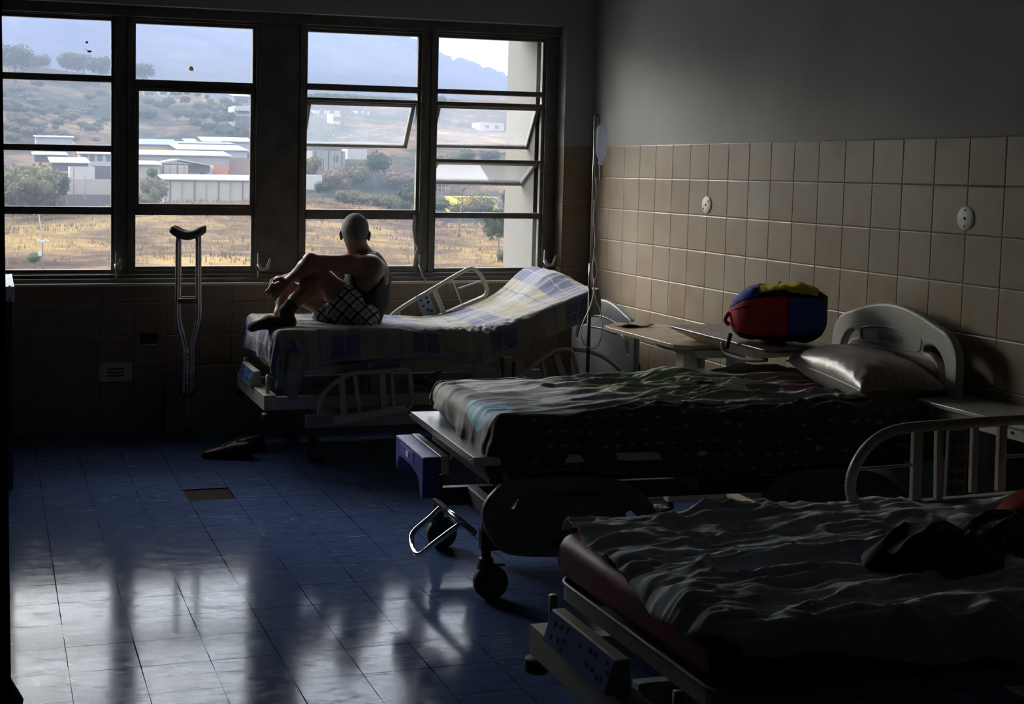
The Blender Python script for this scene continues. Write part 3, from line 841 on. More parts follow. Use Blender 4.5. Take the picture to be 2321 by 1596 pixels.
def house(name, u0, u1, vt, vb, y, wall, roof, label, cat='building', depth=10., roof_v=None, over=.4, wins=(), pil=0, flat=False):
    """front face between pixels u0..u1, eaves at vt, foot at vb; roof rises to roof_v at the back"""
    if 380 < y < 1000:
        y = hit((u0 + u1) / 2, vb + 2) or y
    a, b = P(u0, vb, y), P(u1, vb, y); z1 = P((u0 + u1) / 2, vt, y).z; zb = min(a.z, b.z) - 1.0
    o = empty(name, ((a.x + b.x) / 2, y, zb)); tag(o, label, cat); hw = (b.x - a.x) / 2; H = z1 - zb
    MB().b2(-hw, hw, 0, depth, 0, H).build('wall', MB_[wall], o)
    if roof:
        zr = (P((u0 + u1) / 2, roof_v, y + depth).z - zb) if roof_v is not None else H + .3
        m = MB(); m.prism([(-over, H), (depth, zr), (depth, zr + .18), (-over, H + .18)], -hw - over, hw + over, 'YZ'); m.build('roof', MB_[roof], o)
    for k in range(pil):
        x = -hw + (k + .5) * 2 * hw / pil; MB().b2(x - .1, x + .1, -.15, 0, 0, H - .05).build('pilaster', MB_['grey' if k % 2 else 'dark'], o)
    for (fx, fz, w, h) in wins:
        x = -hw + fx * 2 * hw; z = 1.0 + fz * (H - 1.0)
        MB().b2(x - w / 2, x + w / 2, -.06, .05, z - h / 2, z + h / 2).build('window', MB_['pane'], o)
    return o


house('warehouse', 372, 590, 409, 450, 236, 'beige', 'roofw', 'long beige warehouse wall with white roof edge nearest the field', depth=9, roof_v=398, pil=8)
house('warehouse', 300, 362, 374, 450, 244, 'beige2', 'roofw', 'taller beige warehouse block at the left of the second window', depth=9, roof_v=366)
house('warehouse', 362, 426, 374, 420, 246, 'beige', None, 'beige warehouse bay with a white gable roof', depth=9, pil=4)
o = house('gable_shed', 345, 475, 372, 378, 257, 'dark', None, 'dark shed under the wide white gable roof', depth=7)
z0 = o.location
hw = (P(475, 372, 257).x - P(345, 372, 257).x) / 2; hh = P(410, 372, 257).z - z0.z; hr = P(410, 360, 257).z - z0.z
MB().prism([(-hw, hh), (-hw * .1, hr), (hw, hh - .1), (hw, hh - .25), (-hw * .1, hr - .3), (-hw, hh - .2)], -1, 10, 'XZ').build('roof', MB_['roofw'], o)
house('orange_shed', 484, 518, 374, 400, 262, 'orange', None, 'small orange block right of the dark shed', 'shed', 4)
house('metal_shed', 458, 482, 380, 400, 260, 'steel', None, 'small grey corrugated hut beside the orange block', 'shed', 4)
house('long_shed', 300, 520, 353, 372, 275, 'grey', 'roofw', 'long grey shed with a bright white strip roof', 'shed', 10, 343)
house('rubble_wall', 520, 580, 358, 385, 278, 'brick', None, 'reddish-brown wall right of the long shed', 'wall', 5)
house('steel_shed', 405, 560, 341, 352, 290, 'steel', 'steel', 'shed with grey weathered corrugated roof', 'shed', 14, 330)
house('yellow_shed', 300, 404, 329, 345, 305, 'yellow', 'blue', 'pale yellow shed under a long blue roof', 'shed', 12, 317)
house('blue_shed', 404, 530, 327, 336, 318, 'bluewall', 'blue', 'low blue shed right of the yellow one', 'shed', 8, 323)
house('tin_house', 462, 498, 322, 330, 328, 'brick', 'roofw', 'brick hut with rusty white tin roof sheets', 'house', 8, 312)
house('tin_house', 424, 446, 325, 332, 326, 'brick', 'steel', 'tiny hut with striped grey roof left of the brick hut', 'house', 6, 316)
house('grey_warehouse', 498, 570, 322, 334, 334, 'steel', 'steel', 'pale grey warehouse at the right of the second window', 'warehouse', 8, 313)
o = house('apartment_block', 532, 572, 240, 285, 400, 'white', None, 'white apartment block with balconies on the hillside', depth=12, wins=[(.28, .72, 1.2, 1.4), (.65, .72, 3., 1.6), (.3, .25, 2.6, 3.), (.72, .25, 2.4, 3.)])
MB().b2(-3.2, 3.2, -1.2, 0, 5.6, 6.4).build('balcony', MB_['white'], o)
house('apartment_block', 530, 566, 219, 243, 408, 'grey', 'roofw', 'grey upper house with verandas behind the white block', depth=10, roof_v=214, wins=[(.3, .6, 2, 1.2), (.7, .6, 2, 1.2)])
for (u0, u1, vt, vb, w, l) in [(326, 352, 207, 219, 'beige2', 'flat beige house on the ridge left'), (361, 380, 205, 219, 'white', 'white house on the ridge with two windows'), (384, 398, 207, 219, 'white', 'narrow white house on the ridge'), (464, 474, 212, 232, 'brick', 'brick tower house on the ridge'), (468, 486, 224, 236, 'orange', 'terracotta house below the ridge')]:
    house('ridge_house', u0, u1, vt, vb, 505, w, None, l, 'house', 8, wins=[(.3, .6, 1.4, 1.2), (.7, .6, 1.4, 1.2)])
house('ridge_house', 306, 336, 170, 185, 500, 'white', None, 'white house under the hazy tree in the second window', 'house', 8)
# left window
house('warehouse', 82, 166, 312, 345, 330, 'steel', 'steel', 'grey-blue warehouse under the left hill', depth=10, roof_v=309)
house('orange_shed', 168, 208, 322, 345, 322, 'orange', None, 'orange container shed in the left window', 'shed', 6)
house('metal_shed', 208, 262, 326, 345, 324, 'steel', None, 'pale blue-grey shed right of the orange one', 'shed', 6)
house('white_house', 181, 262, 350, 369, 290, 'white', 'roofw', 'long white two-storey house with small windows', 'house', 8, 346, wins=[(.14, .6, 1.2, 1.4), (.34, .6, 1.2, 1.4), (.56, .6, 1.2, 1.4), (.8, .6, 1.2, 1.4)])
house('market_roof', 78, 150, 352, 356, 280, 'dark', 'roofw', 'low white roof left of the white house', 'shed', 9, 346)
house('market_roof', 118, 200, 370, 376, 262, 'dark', 'roofw', 'broad white canopy roof overlapping the white house', 'shed', 12, 358)
house('box_house', 158, 215, 378, 410, 255, 'white', None, 'white box-like building behind the concrete wall', 'building', 6)
house('dark_shed', 215, 262, 376, 408, 262, 'dark', None, 'dark open shed right of the white box', 'shed', 6)
house('concrete_wall', 150, 262, 406, 441, 238, 'beige2', None, 'plain concrete wall in the left window', 'wall', .6)
house('low_wall', 150, 262, 441, 455, 236, 'dark', None, 'dark hedge-like base under the concrete wall', 'wall', .4)
# third and fourth window
house('tower_block', 707, 782, 342, 400, 300, 'grey', None, 'grey multi-storey block with piping in the third window', depth=8, wins=[(.3, .6, .8, 1.2), (.3, .35, .8, 2.), (.72, .7, 1.2, 1.5)], pil=5)
house('white_canopy', 788, 832, 338, 352, 312, 'roofw', None, 'white rectangular canopy roof above the trees', 'shed', 6)
house('white_shed', 680, 730, 397, 418, 246, 'white', None, 'low white shed at the left rim of the third window', 'shed', 6, wins=[])
for (u0, u1, vt, vb, l) in [(712, 770, 250, 258, 'white house behind the open sash of the third window'), (806, 838, 252, 258, 'small white house right in the open sash of the third window'), (1088, 1142, 278, 296, 'white house behind the open sash of the fourth window'), (755, 772, 258, 280, 'tall white house wall below the ridge in the third window')]:
    house('ridge_house', u0, u1, vt, vb, 430, 'white', None, l, 'house', 8, wins=[(.3, .5, 1.4, 1.2), (.7, .5, 1.4, 1.2)])
for (u0, u1, vt, vb, l) in [(771, 800, 74, 100, 'tall pale tower block left on the far mountain'), (803, 826, 80, 100, 'middle pale tower block on the far mountain'), (828, 863, 82, 104, 'right pale tower block on the far mountain')]:
    house('mountain_tower', u0, u1, vt, vb, 2470, 'white', None, l, 'building', 20)
o = house('yellow_building', 1036, 1128, 447, 475, 262, 'sign', None, 'yellow shop building with blue letters behind the trees', depth=8)
fr = P(1113, 457, 261.8)
text_mesh('lettering', 'DD', 2.0, MB_['blue'], Matrix.Translation(Vector((fr.x, 261.8, fr.z)) - o.location) @ Matrix.Rotation(PI / 2, 4, 'X'), o, .05)
o = house('dark_sign_building', 1176, 1240, 445, 470, 258, 'dark', None, 'dark shop front with yellow letters at the right', depth=6)
fr = P(1200, 453, 257.8)
text_mesh('lettering', 'MUL', 1.9, MB_['sign'], Matrix.Translation(Vector((fr.x, 257.8, fr.z)) - o.location) @ Matrix.Rotation(PI / 2, 4, 'X'), o, .05)
house('brick_house', 1186, 1240, 428, 446, 275, 'brick', None, 'reddish house with an arch above the dark shop front', 'house', 8, wins=[(.4, .3, 1.6, 1.2)])
# pylon / scaffold
o = empty('lattice_mast', P(998, 455, 285)); tag(o, 'grey lattice scaffold at the left rim of the fourth window', 'mast'); m = MB()
for k in range(5): m.tube([(-1.5 + k * .9, 0, 0), (-1.5 + k * .9, 0, 5.5)], .07, 4)
for k in range(6): m.tube([(-1.5, 0, k), (2.1, 0, k)], .05, 4)
m.build('frame', MB_['steel'], o)
# camera pole on the slope
b = P(97, 612, 105); o = empty('camera_pole', b); tag(o, 'thin dark pole with white cameras standing on the dry slope', 'pole')
H = P(88, 486, 105).z - b.z
MB().tube([(0, 0, -1), (0, 0, H * .55), (-.3, 0, H)], .05, 6).build('pole', simple('pole_paint', (.12, .12, .13), .6), o)
zc = P(95, 547, 105).z - b.z; Mw = MB_['white']
MB().box((-.15, -.15, zc), (.55, .22, .22), Matrix.Rotation(.25, 3, 'Y')).build('camera_box', Mw, o, .03)
MB().box((.28, -.1, zc + .05), (.42, .16, .14), Matrix.Rotation(.3, 3, 'Y')).build('camera_box', Mw, o, .03)
MB().box((-.22, -.12, zc - .95), (.26, .2, .38)).build('junction_box', Mw, o, .02)
for u, y, v0, v1, l in [(167, 222, 470, 376, 'brown utility pole before the concrete wall'), (193, 220, 472, 400, 'pale thin utility pole right of the brown one')]:
    b = P(u, v0, y); tag(MB().tube([(b.x, b.y, b.z - 1), (b.x, b.y, P(u, v1, y).z)], .14, 6).build('utility_pole', M_BARK if 'brown' in l else MB_['steel']), l, 'pole')
# ------------------------------------------------------------------ shared materials of the ward
M_ENAMEL = simple('cream_enamel', (.46, .45, .38), .38, .05, .08, 6., .05)
M_ENAMEL2 = simple('worn_enamel', (.36, .37, .33), .42, .1, .15, 8., .05)
M_STEEL = simple('brushed_steel', (.40, .40, .39), .34, .9, .03, 6.)
M_CHROME = simple('chrome', (.62, .63, .66), .14, 1., .05)
M_DARKM = simple('dark_metal', (.055, .055, .055), .5, .5, .2)
M_RUBBER = simple('rubber', (.018, .018, .018), .65)
M_WHEEL = simple('wheel_hub', (.10, .10, .095), .5)
M_ABS = simple('grey_abs', (.40, .41, .385), .45, 0, .05, 20., .12, 200.)
M_ABSD = simple('dark_grey_abs', (.17, .17, .165), .5, 0, .1)
M_BLUE = simple('blue_plastic', (.075, .085, .36), .38, 0, .12, 12., .05)
M_KEYS = simple('blue_keypad', (.07, .12, .34), .35, 0, .1)
M_KEYD = simple('dark_keys', (.02, .03, .08), .5)
M_PALE = simple('pale_label', (.75, .75, .73), .6)
M_VINYL = simple('maroon_vinyl', (.20, .03, .045), .48, 0, .25, 10., .5, 16.)
M_MATT = simple('mattress_foam_cover', (.10, .12, .16), .7)


def tube_rail(name, y, outline, bars, base, parent, mat, r=.013, closed=False, extra=None):
    """side rail drawn in the (x, z) plane: outline tube, upright bars, boxed bottom rail"""
    o = empty(name, (0, 0, 0)); o.parent = parent
    MB().tube(smooth_path([(a, y, b) for a, b in outline], 5), r, 10).build('rail_tube', mat, o)
    for (a, b, c, d, w) in bars:
        m = MB(); dv = Vector((c - a, 0, d - b)); L = dv.length; ang = math.atan2(dv.x, dv.z)
        m.box(((a + c) / 2, y, (b + d) / 2), (w, .018, L), Matrix.Rotation(ang, 3, 'Y')); m.build('upright_bar', mat, o, .003)
    if base:
        a, b, c, d, w = base; dv = Vector((c - a, 0, d - b)); ang = -math.atan2(dv.z, dv.x)
        MB().box(((a + c) / 2, y, (b + d) / 2), (dv.length, .04, w), Matrix.Rotation(ang, 3, 'Y')).build('bottom_rail', mat, o, .006)
    return o


def castor(parent, x, y, r=.06, post=.10, ang=0.):
    o = empty('castor', (x, y, 0), ang); o.parent = parent
    prof = [(.004, -.016), (r * .45, -.020), (r * .9, -.019), (r * .97, -.014), (r, 0), (r * .97, .014), (r * .9, .019), (r * .45, .020), (.004, .016)]
    MB().lathe([(r * .80, -.0215), (r, -.016), (r * 1.0, .016), (r * .80, .0215)], (0.02, 0, r), 'Y', 28).build('tyre', M_RUBBER, o)
    MB().lathe([(.002, -.022), (r * .3, -.025), (r * .82, -.0205), (r * .82, .0205), (r * .3, .025), (.002, .022)], (0.02, 0, r), 'Y', 28).build('hub', M_WHEEL, o)
    m = MB(); m.lathe([(.001, r * 2.05 + post), (.019, r * 2.05 + post), (.019, r * 2.05 + .03), (.028, r * 2.05 + .025), (.030, r * 2.05), (.030, r * 1.75), (.001, r * 1.75)], (0, 0, 0), 'Z', 18)
    m.b2(-.026, .006, -.031, -.025, r * 1.0, r * 2.0); m.b2(-.026, .006, .025, .031, r * 1.0, r * 2.0)
    m.build('fork', M_DARKM, o, .002)
    MB().tube([(.03, .0, r * 2.0), (.075, 0, r * 1.95)], .006, 8).build('brake_lever', M_ABSD, o)
    return o


def keypad(parent, y0, y1, zb, x=.0):
    m = MB(); m.prism([(x - .022, zb), (x + .045, zb), (x + .040, zb + .085), (x + .006, zb + .085)], y0, y1, 'XZ'); 
    k = m.build('keypad', M_ENAMEL, parent, .003)
    s = Vector((.028, 0, .085)).normalized(); n = Vector((-s.z, 0, s.x))
    p = MB(); c = Vector((x - .008, 0, zb + .0425)); R = Matrix.Rotation(math.atan2(s.x, s.z), 3, 'Y')
    p.box(c + Vector((0, (y0 + y1) / 2, 0)) + n * .001, (.003, (y1 - y0) * .96, .080), R); p.build('key_panel', M_KEYS, k)
    for f, g in [(.90, .7), (.90, .3), (.80, .75), (.80, .35), (.71, .8), (.71, .45), (.71, .2), (.34, .75), (.34, .35), (.26, .75), (.26, .35), (.12, .8), (.12, .3), (.18, .25), (.07, .55)]:
        yk = y0 + (y1 - y0) * f; MB().box(Vector((x - .008, yk, zb + .0425)) + s * (.085 * (g - .5)) + n * .003, (.003, .014, .012), R).build('button', M_KEYD, k)
    e = MB(); e.box(Vector((x - .008, y0 + (y1 - y0) * .55, zb + .0425)) + s * .015 + n * .003, (.002, .05, .018), R); e.build('display', simple('display_strip', (.12, .18, .34), .3), k)
    return k


def base_frame(parent, x0, x1, hw, z0, z1, mat, cx=.32, r=.06, post=.10):
    m = MB()
    for s in (-1, 1): m.b2(x0, x1, s * hw - .02, s * hw + .02, z0, z1)
    m.b2(x0 + .15, x0 + .20, -hw, hw, z0, z1); m.b2(x1 - .05, x1, -hw, hw, z0, z1)
    m.build('base_frame', mat, parent, .004)
    for s in (-1, 1):
        castor(parent, cx, s * hw, r, post, .0 if s < 0 else .15); castor(parent, x1 - .15, s * hw, r, post, .1)
    for x in (x0 + .45, x1 - .35):
        for s in (-.09, .09): MB().b2(x - .03, x + .03, s - .03, s + .03, z1, .50).build('lift_column', mat, parent, .004)


def headboard(parent, x, zlo, ztop, hw, mat, panel=None, thick=.035, name='headboard'):
    zs = ztop - .06
    out = [(-hw, zlo), (-hw, zs - .14)] + [(-hw + .13 - .13 * math.cos(a), zs - .14 + .13 * math.sin(a)) for a in np.linspace(.2, PI / 2 - .25, 6)] + [(t * (hw - .13), zs - .005 + .062 * math.cos(t * PI / 2)) for t in np.linspace(-.97, .97, 13)]
    out += [(hw - .13 + .13 * math.sin(a), zs - .14 + .13 * math.cos(a)) for a in np.linspace(.25, PI / 2 - .2, 6)] + [(hw, zs - .14), (hw, zlo)]
    holes = []
    for s in (-1, 1):
        h = smooth_path([(s * (hw - .20), zs - .075, 0), (s * (hw - .13), zs - .070, 0), (s * (hw - .065), zs - .13, 0), (s * (hw - .052), zs - .21, 0), (s * (hw - .085), zs - .225, 0), (s * (hw - .115), zs - .16, 0), (s * (hw - .16), zs - .125, 0), (s * (hw - .205), zs - .115, 0)], 4, True)
        holes.append([(p.x, p.y) for p in h])
    o = plate(name, out, holes, thick, mat, 'YZ', x, parent, .012)
    g = smooth_path([(-.19, zs - .055, 0), (0, zs - .035, 0), (.19, zs - .055, 0), (.21, zs - .085, 0), (.18, zs - .115, 0), (0, zs - .108, 0), (-.18, zs - .115, 0), (-.21, zs - .085, 0)], 4, True)
    MB().tube([(x - thick / 2 - .0005, p.x, p.y) for p in g], .0035, 6, closed=True).build('embossed_border', mat, o)
    if panel:
        pl = [(a, b) for a, b in rrect(-hw + .10, hw - .10, zlo + .15, zs - .135, .07)]
        MB().prism(pl, x - thick / 2 - .004, x - thick / 2 + .003, 'YZ').build('coloured_panel', panel, o, .002)
    return o


def drape(name, mat, X0, L, Y0, Wd, zf, foot, near, far, r=.035, wr=None, nx=150, ny=110, sidewob=None, head=0., thick=.002):
    """cloth laid over a bed: X0 foot edge, L length, Y0 near edge, Wd width; the lengths hang over the edges"""
    s = np.concatenate([np.linspace(-foot, 0, max(int(nx * foot / (L + foot)), 6), endpoint=False), np.linspace(0, L, nx)])
    t = np.concatenate([np.linspace(-near, 0, max(int(ny * near / (Wd + near + far)), 8), endpoint=False), np.linspace(0, Wd, ny), np.linspace(Wd, Wd + far, max(int(ny * far / (Wd + near + far)), 8) + 1)[1:]])
    S, T = np.meshgrid(s, t, indexing='ij')
    ds = np.maximum(-S, 0); dt = np.where(T < 0, T, np.where(T > Wd, T - Wd, 0)); hr = 1.0
    if sidewob is not None: hr = sidewob(S, T)
    D = np.hypot(ds, dt) * hr
    a = np.minimum(D / r, PI / 2)
    outw = r * np.sin(a); down = r * (1 - np.cos(a)) + np.maximum(D - r * PI / 2, 0)
    nd = np.maximum(np.hypot(ds, dt), 1e-9)
    fx = -ds / nd; fy = dt / nd
    X = X0 + r + np.maximum(S, 0) + fx * outw; Y = Y0 + r + np.clip(T, 0, Wd - 2 * r) + fy * outw - np.where(T > Wd - 2 * r, 0, 0)
    Zt = zf(X0 + np.maximum(S, 0), Y)
    hang = np.clip((D - r) / .08, 0, 1)
    w = wr(S, T) if wr is not None else 0.
    flut = .012 * hang * (vnoise(S * 11, T * 11, 3.) + .6 * np.sin((S * 23 + 4 * vnoise(S * 3, T * 3)) * np.abs(fy) + (T * 23) * np.abs(fx)))
    X = X + fx * (flut + .006 * hang); Y = Y + fy * (flut + .006 * hang)
    Zc = Zt - down + w * (1 - .75 * hang)
    X = X + fx * w * hang; Y = Y + fy * w * hang
    pts = np.stack([X, Y, Zc], -1); uv = np.stack([S + foot, T + near], -1)
    me = grid_mesh(name, pts, mat, uv)
    o = link(name, me); so = o.modifiers.new('thickness', 'SOLIDIFY'); so.thickness = thick; so.offset = 1
    return o


def folds(S, T, k, amp, seed, stretch=4., ang=0., sharp=2.2):
    c, s_ = math.cos(ang), math.sin(ang); U = S * c + T * s_; V = -S * s_ + T * c
    wx = .35 * fbm(U * k * .5, V * k * .5, 2, seed + 5)
    n = fbm(U * k / stretch + wx, V * k + wx * 1.5, 3, seed)
    return amp * ((1 - np.abs(n)) ** sharp)


def mattress(name, mat, X0, X1, Y0, Y1, zf, th, label, cat='mattress', crease=0.004, r=.045):
    n = 60; xs = np.concatenate([[X0, X0 + .003, X0 + .012, X0 + .028], np.linspace(X0 + r, X1 - r, n), [X1 - .028, X1 - .012, X1 - .003, X1]])
    rings = []
    for i, x in enumerate(xs):
        e = min(x - X0, X1 - x); ins = r - math.sqrt(max(r * r - max(r - e, 0) ** 2, 0))
        pr = rrect(Y0 + ins, Y1 - ins, -th + ins, -ins, r, 4)
        rings.append([(x, a, b + float(zf(np.array(x), np.array(0.)))) for a, b in pr])
    G = np.array(rings); nz = crease * fbm(G[:, :, 0] * 14, G[:, :, 1] * 14 + G[:, :, 2] * 14, 3, 2)
    G[:, :, 2] += nz; G[:, :, 1] += nz; G[:, :, 0] += nz * .5
    m = MB(); nr = len(rings[0]); vs = [tuple(v) for v in G.reshape(-1, 3)]; fs = []
    for i in range(len(xs) - 1):
        for k in range(nr): fs.append((i * nr + k, i * nr + (k + 1) % nr, (i + 1) * nr + (k + 1) % nr, (i + 1) * nr + k))
    fs.append(tuple(range(nr))); fs.append(tuple((len(xs) - 1) * nr + k for k in range(nr)))
    m.add(vs, fs[:-2], True); m.add([], [tuple(i - 0 for i in f) for f in []]); b_ = len(m.sm)
    m.f += fs[-2:]; m.sm += [False, False]
    o = m.build(name, mat); tag(o, label, cat); return o


def metal_bed(name, loc, label, back, rails, zp=.56, platform_end=2.03):
    """enamelled bed: end bar with posts and keypad, split platform, rails"""
    b = empty(name, loc); tag(b, label, 'bed')
    MB().b2(0, .07, -.40, .40, .315, .40).build('end_bar', M_ENAMEL, b, .004)
    for s in (-.33, .33): MB().tube([(.035, s, .39), (.035, s, .50)], .012, 12).build('socket_post', M_ENAMEL2, b)
    keypad(b, -.10, .27, .40)
    for s in (-.42, .40): MB().lathe([(.001, .005), (.030, .005), (.034, 0), (.034, -.028), (.028, -.034), (.001, -.034)], (.02, s * .98, .30), 'Z', 20).build('bumper', M_RUBBER, b)
    m = MB(); m.b2(.05, platform_end - .1, -.36, -.31, .31, .38); m.b2(.05, platform_end - .1, .31, .36, .31, .38)
    for x in (.5, 1.1, 1.7): m.b2(x, x + .05, -.33, .33, .32, .37)
    m.build('upper_frame', M_ENAMEL2, b, .004)
    base_frame(b, .26, 1.95, .28, .19, .26, M_ENAMEL2, .30, .055, .05)
    xs = 1.18
    def rim(x0, x1):
        q = rrect(x0, x1, -.42, .42, .06); m = MB()
        m.tube([(a, c, 0) for a, c in q], .006, 6, closed=True); m.v = [(x, y, z) for x, y, z in m.v]
        n = len(q); vs = [(a, c, -.045) for a, c in q] + [(a, c, 0.004) for a, c in q]
        m.add(vs, [(i, (i + 1) % n, (i + 1) % n + n, i + n) for i in range(n)] + [tuple(range(n))]); return m
    m = rim(.085, xs); f = m.build('seat_platform', M_ENAMEL2, b); f.location = (0, 0, zp)
    m = rim(xs - xs, platform_end - xs); g_ = m.build('back_platform', M_ENAMEL2, b); g_.location = (xs + .01, 0, zp); g_.rotation_euler = (0, -back, 0)
    sm = f.modifiers.new('rim', 'SOLIDIFY'); sm.thickness = .003
    sm = g_.modifiers.new('rim', 'SOLIDIFY'); sm.thickness = .003
    if back > .05:
        for s in (-.2, .2): MB().tube([(1.15, s, .36), (1.55, s, zp + .12)], .016, 8).build('lift_strut', M_ENAMEL2, b)
    return b


# ------------------------------------------------------------------ far bed by the window
FBx, FBy = 1.40, 7.20
fb = metal_bed('hospital_bed', (FBx, FBy, 0), 'enamelled hospital bed under the window with its back section raised', .42, None, .555)
hb = headboard(fb, 2.20, .20, .845, .42, simple('blue_grey_abs', (.20, .21, .22), .4), None)
tube_rail('side_rail', -.50, [(.285, .30), (.285, .34), (.315, .43), (.44, .515), (.60, .527), (.745, .535), (.785, .51), (.80, .40), (.80, .34), (.76, .30)],
          [(.425, .27, .40, .50, .035), (.51, .29, .475, .515, .020), (.645, .30, .63, .52, .035), (.70, .31, .685, .525, .020)], (.36, .265, .77, .325, .045), fb, M_ENAMEL2)
tube_rail('side_rail', -.48, [(1.30, .42), (1.44, .475), (1.60, .585), (1.68, .62), (1.76, .61), (1.80, .50), (1.82, .40)], [(1.62, .40, 1.58, .56, .018), (1.74, .40, 1.66, .60, .04)], (1.42, .36, 1.84, .40, .04), fb, M_ENAMEL2)
tube_rail('side_rail', -.46, [(1.78, .62), (1.90, .60), (2.02, .54), (2.12, .44), (2.16, .34)], [], None, fb, M_ENAMEL2)
fr = tube_rail('side_rail', .47, [(.98, .655), (.965, .70), (1.04, .765), (1.25, .885), (1.455, .997), (1.51, 1.008), (1.55, .985), (1.585, .935), (1.61, .87), (1.57, .82), (1.37, .735)],
               [(1.055, .655, 1.02, .745, .022), (1.33, .72, 1.255, .885, .030), (1.45, .77, 1.375, .945, .006)], (1.02, .60, 1.60, .83, .03), fb, M_ENAMEL)
MB().tube([(1.42, .47, .885), (1.585, .47, .935)], .006, 6).build('thin_rod', M_ENAMEL, fr)
m = MB(); R_ = Matrix.Rotation(-.42, 3, 'Y'); m.box((1.20, .462, .785), (.085, .010, .15), R_); kp = m.build('control_panel', simple('panel_blue_grey', (.22, .27, .36), .4), fr, .003)
for a, c in [(-.02, .04), (.02, .04), (-.02, .0), (.02, .01), (.0, -.035), (.02, -.05)]:
    MB().box(Vector((1.20, .455, .785)) + R_ @ Vector((a, 0, c)), (.018, .004, .014), R_).build('button', M_KEYD, kp)


def zfar(x, y):
    x = np.asarray(x, float) - FBx
    z = np.interp(x, [0, .55, .85, 1.10, 1.25, 1.45, 1.88, 2.1], [.735, .737, .720, .700, .715, .775, .945, .95])
    return z


def zfar_s(x, y):
    z = zfar(x, y); X = np.asarray(x) - FBx
    z = z + .085 * np.exp(-((X - 1.80) / .13) ** 2) * np.clip((np.asarray(y) - 6.98) / .28, 0, 1)
    z = z - .022 * np.exp(-((X - .62) / .30) ** 2 - ((np.asarray(y) - 7.22) / .26) ** 2)   # dent under the sitter
    return z


mattress('mattress', M_MATT, FBx + .085, FBx + 1.90, 6.80, 7.60, lambda x, y: zfar(x, y) - .012, .15, 'mattress on the window bed, bent up at its head end', 'mattress')


def plaid_mat():
    t = NT('plaid_sheet'); u = t.uv(); x, y, z = t.xyz(u)
    x = t.math('ADD', x, t.math('MULTIPLY', t.noise(u, 3., 2.).outputs[0], .04))
    fx = t.math('FRACT', t.math('DIVIDE', x, .46)); fy = t.math('FRACT', t.math('DIVIDE', y, .42))
    band = lambda f, a, b: t.math('MULTIPLY', t.math('GREATER_THAN', f, a), t.math('LESS_THAN', f, b))
    base = t.mix(t.noise(u, 5., 2.).outputs[0], (.56, .54, .47), (.52, .52, .52))
    bx = band(fx, .08, .42); by = band(fy, .10, .46)
    c = t.mix(t.math('MULTIPLY', bx, .42), base, (.22, .27, .50))
    c = t.mix(t.math('MULTIPLY', by, .36), c, (.52, .44, .20))
    c = t.mix(t.math('MULTIPLY', t.math('MULTIPLY', bx, by), .68), c, (.12, .16, .40))
    ox = band(fx, .62, .74); c = t.mix(t.math('MULTIPLY', ox, .5), c, (.50, .42, .18))
    c = t.mix(t.math('MULTIPLY', band(fx, .235, .25), .8), c, (.62, .62, .62))
    c = t.mix(t.math('MULTIPLY', band(fx, .80, .825), .7), c, (.62, .62, .60)); c = t.mix(t.math('MULTIPLY', band(fy, .80, .82), .7), c, (.62, .62, .60))
    c = t.mix(t.math('MULTIPLY', band(fx, .92, .95), .5), c, (.20, .24, .40)); c = t.mix(t.math('MULTIPLY', band(fx, .50, .515), .6), c, (.5, .28, .14))
    c = t.mix(1., c, (.55, .56, .60), 'MULTIPLY')
    weave = t.noise(u, 420., 2.).outputs[0]
    b = t.bsdf(c, .85, 0, .2, t.bump(weave, .15, .001), link=False); b.node.inputs['Sheen Weight'].default_value = .2
    t.surf(b); return t.m


def wr_far(S, T):
    w = folds(S, T, 7, .012, 3, 3., .25) + folds(S, T, 16, .006, 9, 5., -.2)
    near = np.exp(-((T - .02) / .14) ** 2) * np.exp(-((S - 1.08) / .38) ** 2)
    w = w + near * folds(S, T, 26, .030, 21, 2.5, -1.1, 2.)
    return w


sh = drape('bed_sheet', plaid_mat(), FBx + .055, 1.87, 6.78, .85, lambda x, y: zfar_s(x, y) + .004, .20, .26, .12, .035, wr_far, 190, 120,
           sidewob=lambda S, T: np.where(T < 0, np.interp(S, [-.2, -.02, .2, .5, .8, 1.1, 1.5, 1.9], [1.0, 1.0, .78, .66, .60, .66, .66, .62]) + .04 * vnoise(S * 6, T * 0), 1.0))
tag(sh, 'blue, yellow and cream checked sheet spread over the window bed', 'bed sheet')
# loose corner of the same sheet hanging at the foot, and the second sheet below
m_pl = bpy.data.materials['plaid_sheet']


def strip(name, path_a, path_b, mat, n=24, wob=.006, seed=0, parent=None):
    A = smooth_path(path_a, 8); B = smooth_path(path_b, 8); k = len(A); G = np.zeros((k, n, 3))
    for i in range(k):
        for j in range(n):
            f = j / (n - 1); p = A[i].lerp(B[i], f); G[i, j] = p
    off = wob * (np.sin(np.linspace(0, 9, n))[None, :] + .8 * vnoise(np.arange(k)[:, None] * .2 + seed, np.arange(n)[None, :] * .35))
    G[:, :, 1] += off; G[:, :, 0] += off * .6
    uv = np.stack(np.meshgrid(np.linspace(0, .5, k), np.linspace(0, .3, n), indexing='ij'), -1)
    o = link(name, grid_mesh(name, G, mat, uv), parent); so = o.modifiers.new('thickness', 'SOLIDIFY'); so.thickness = .002
    return o


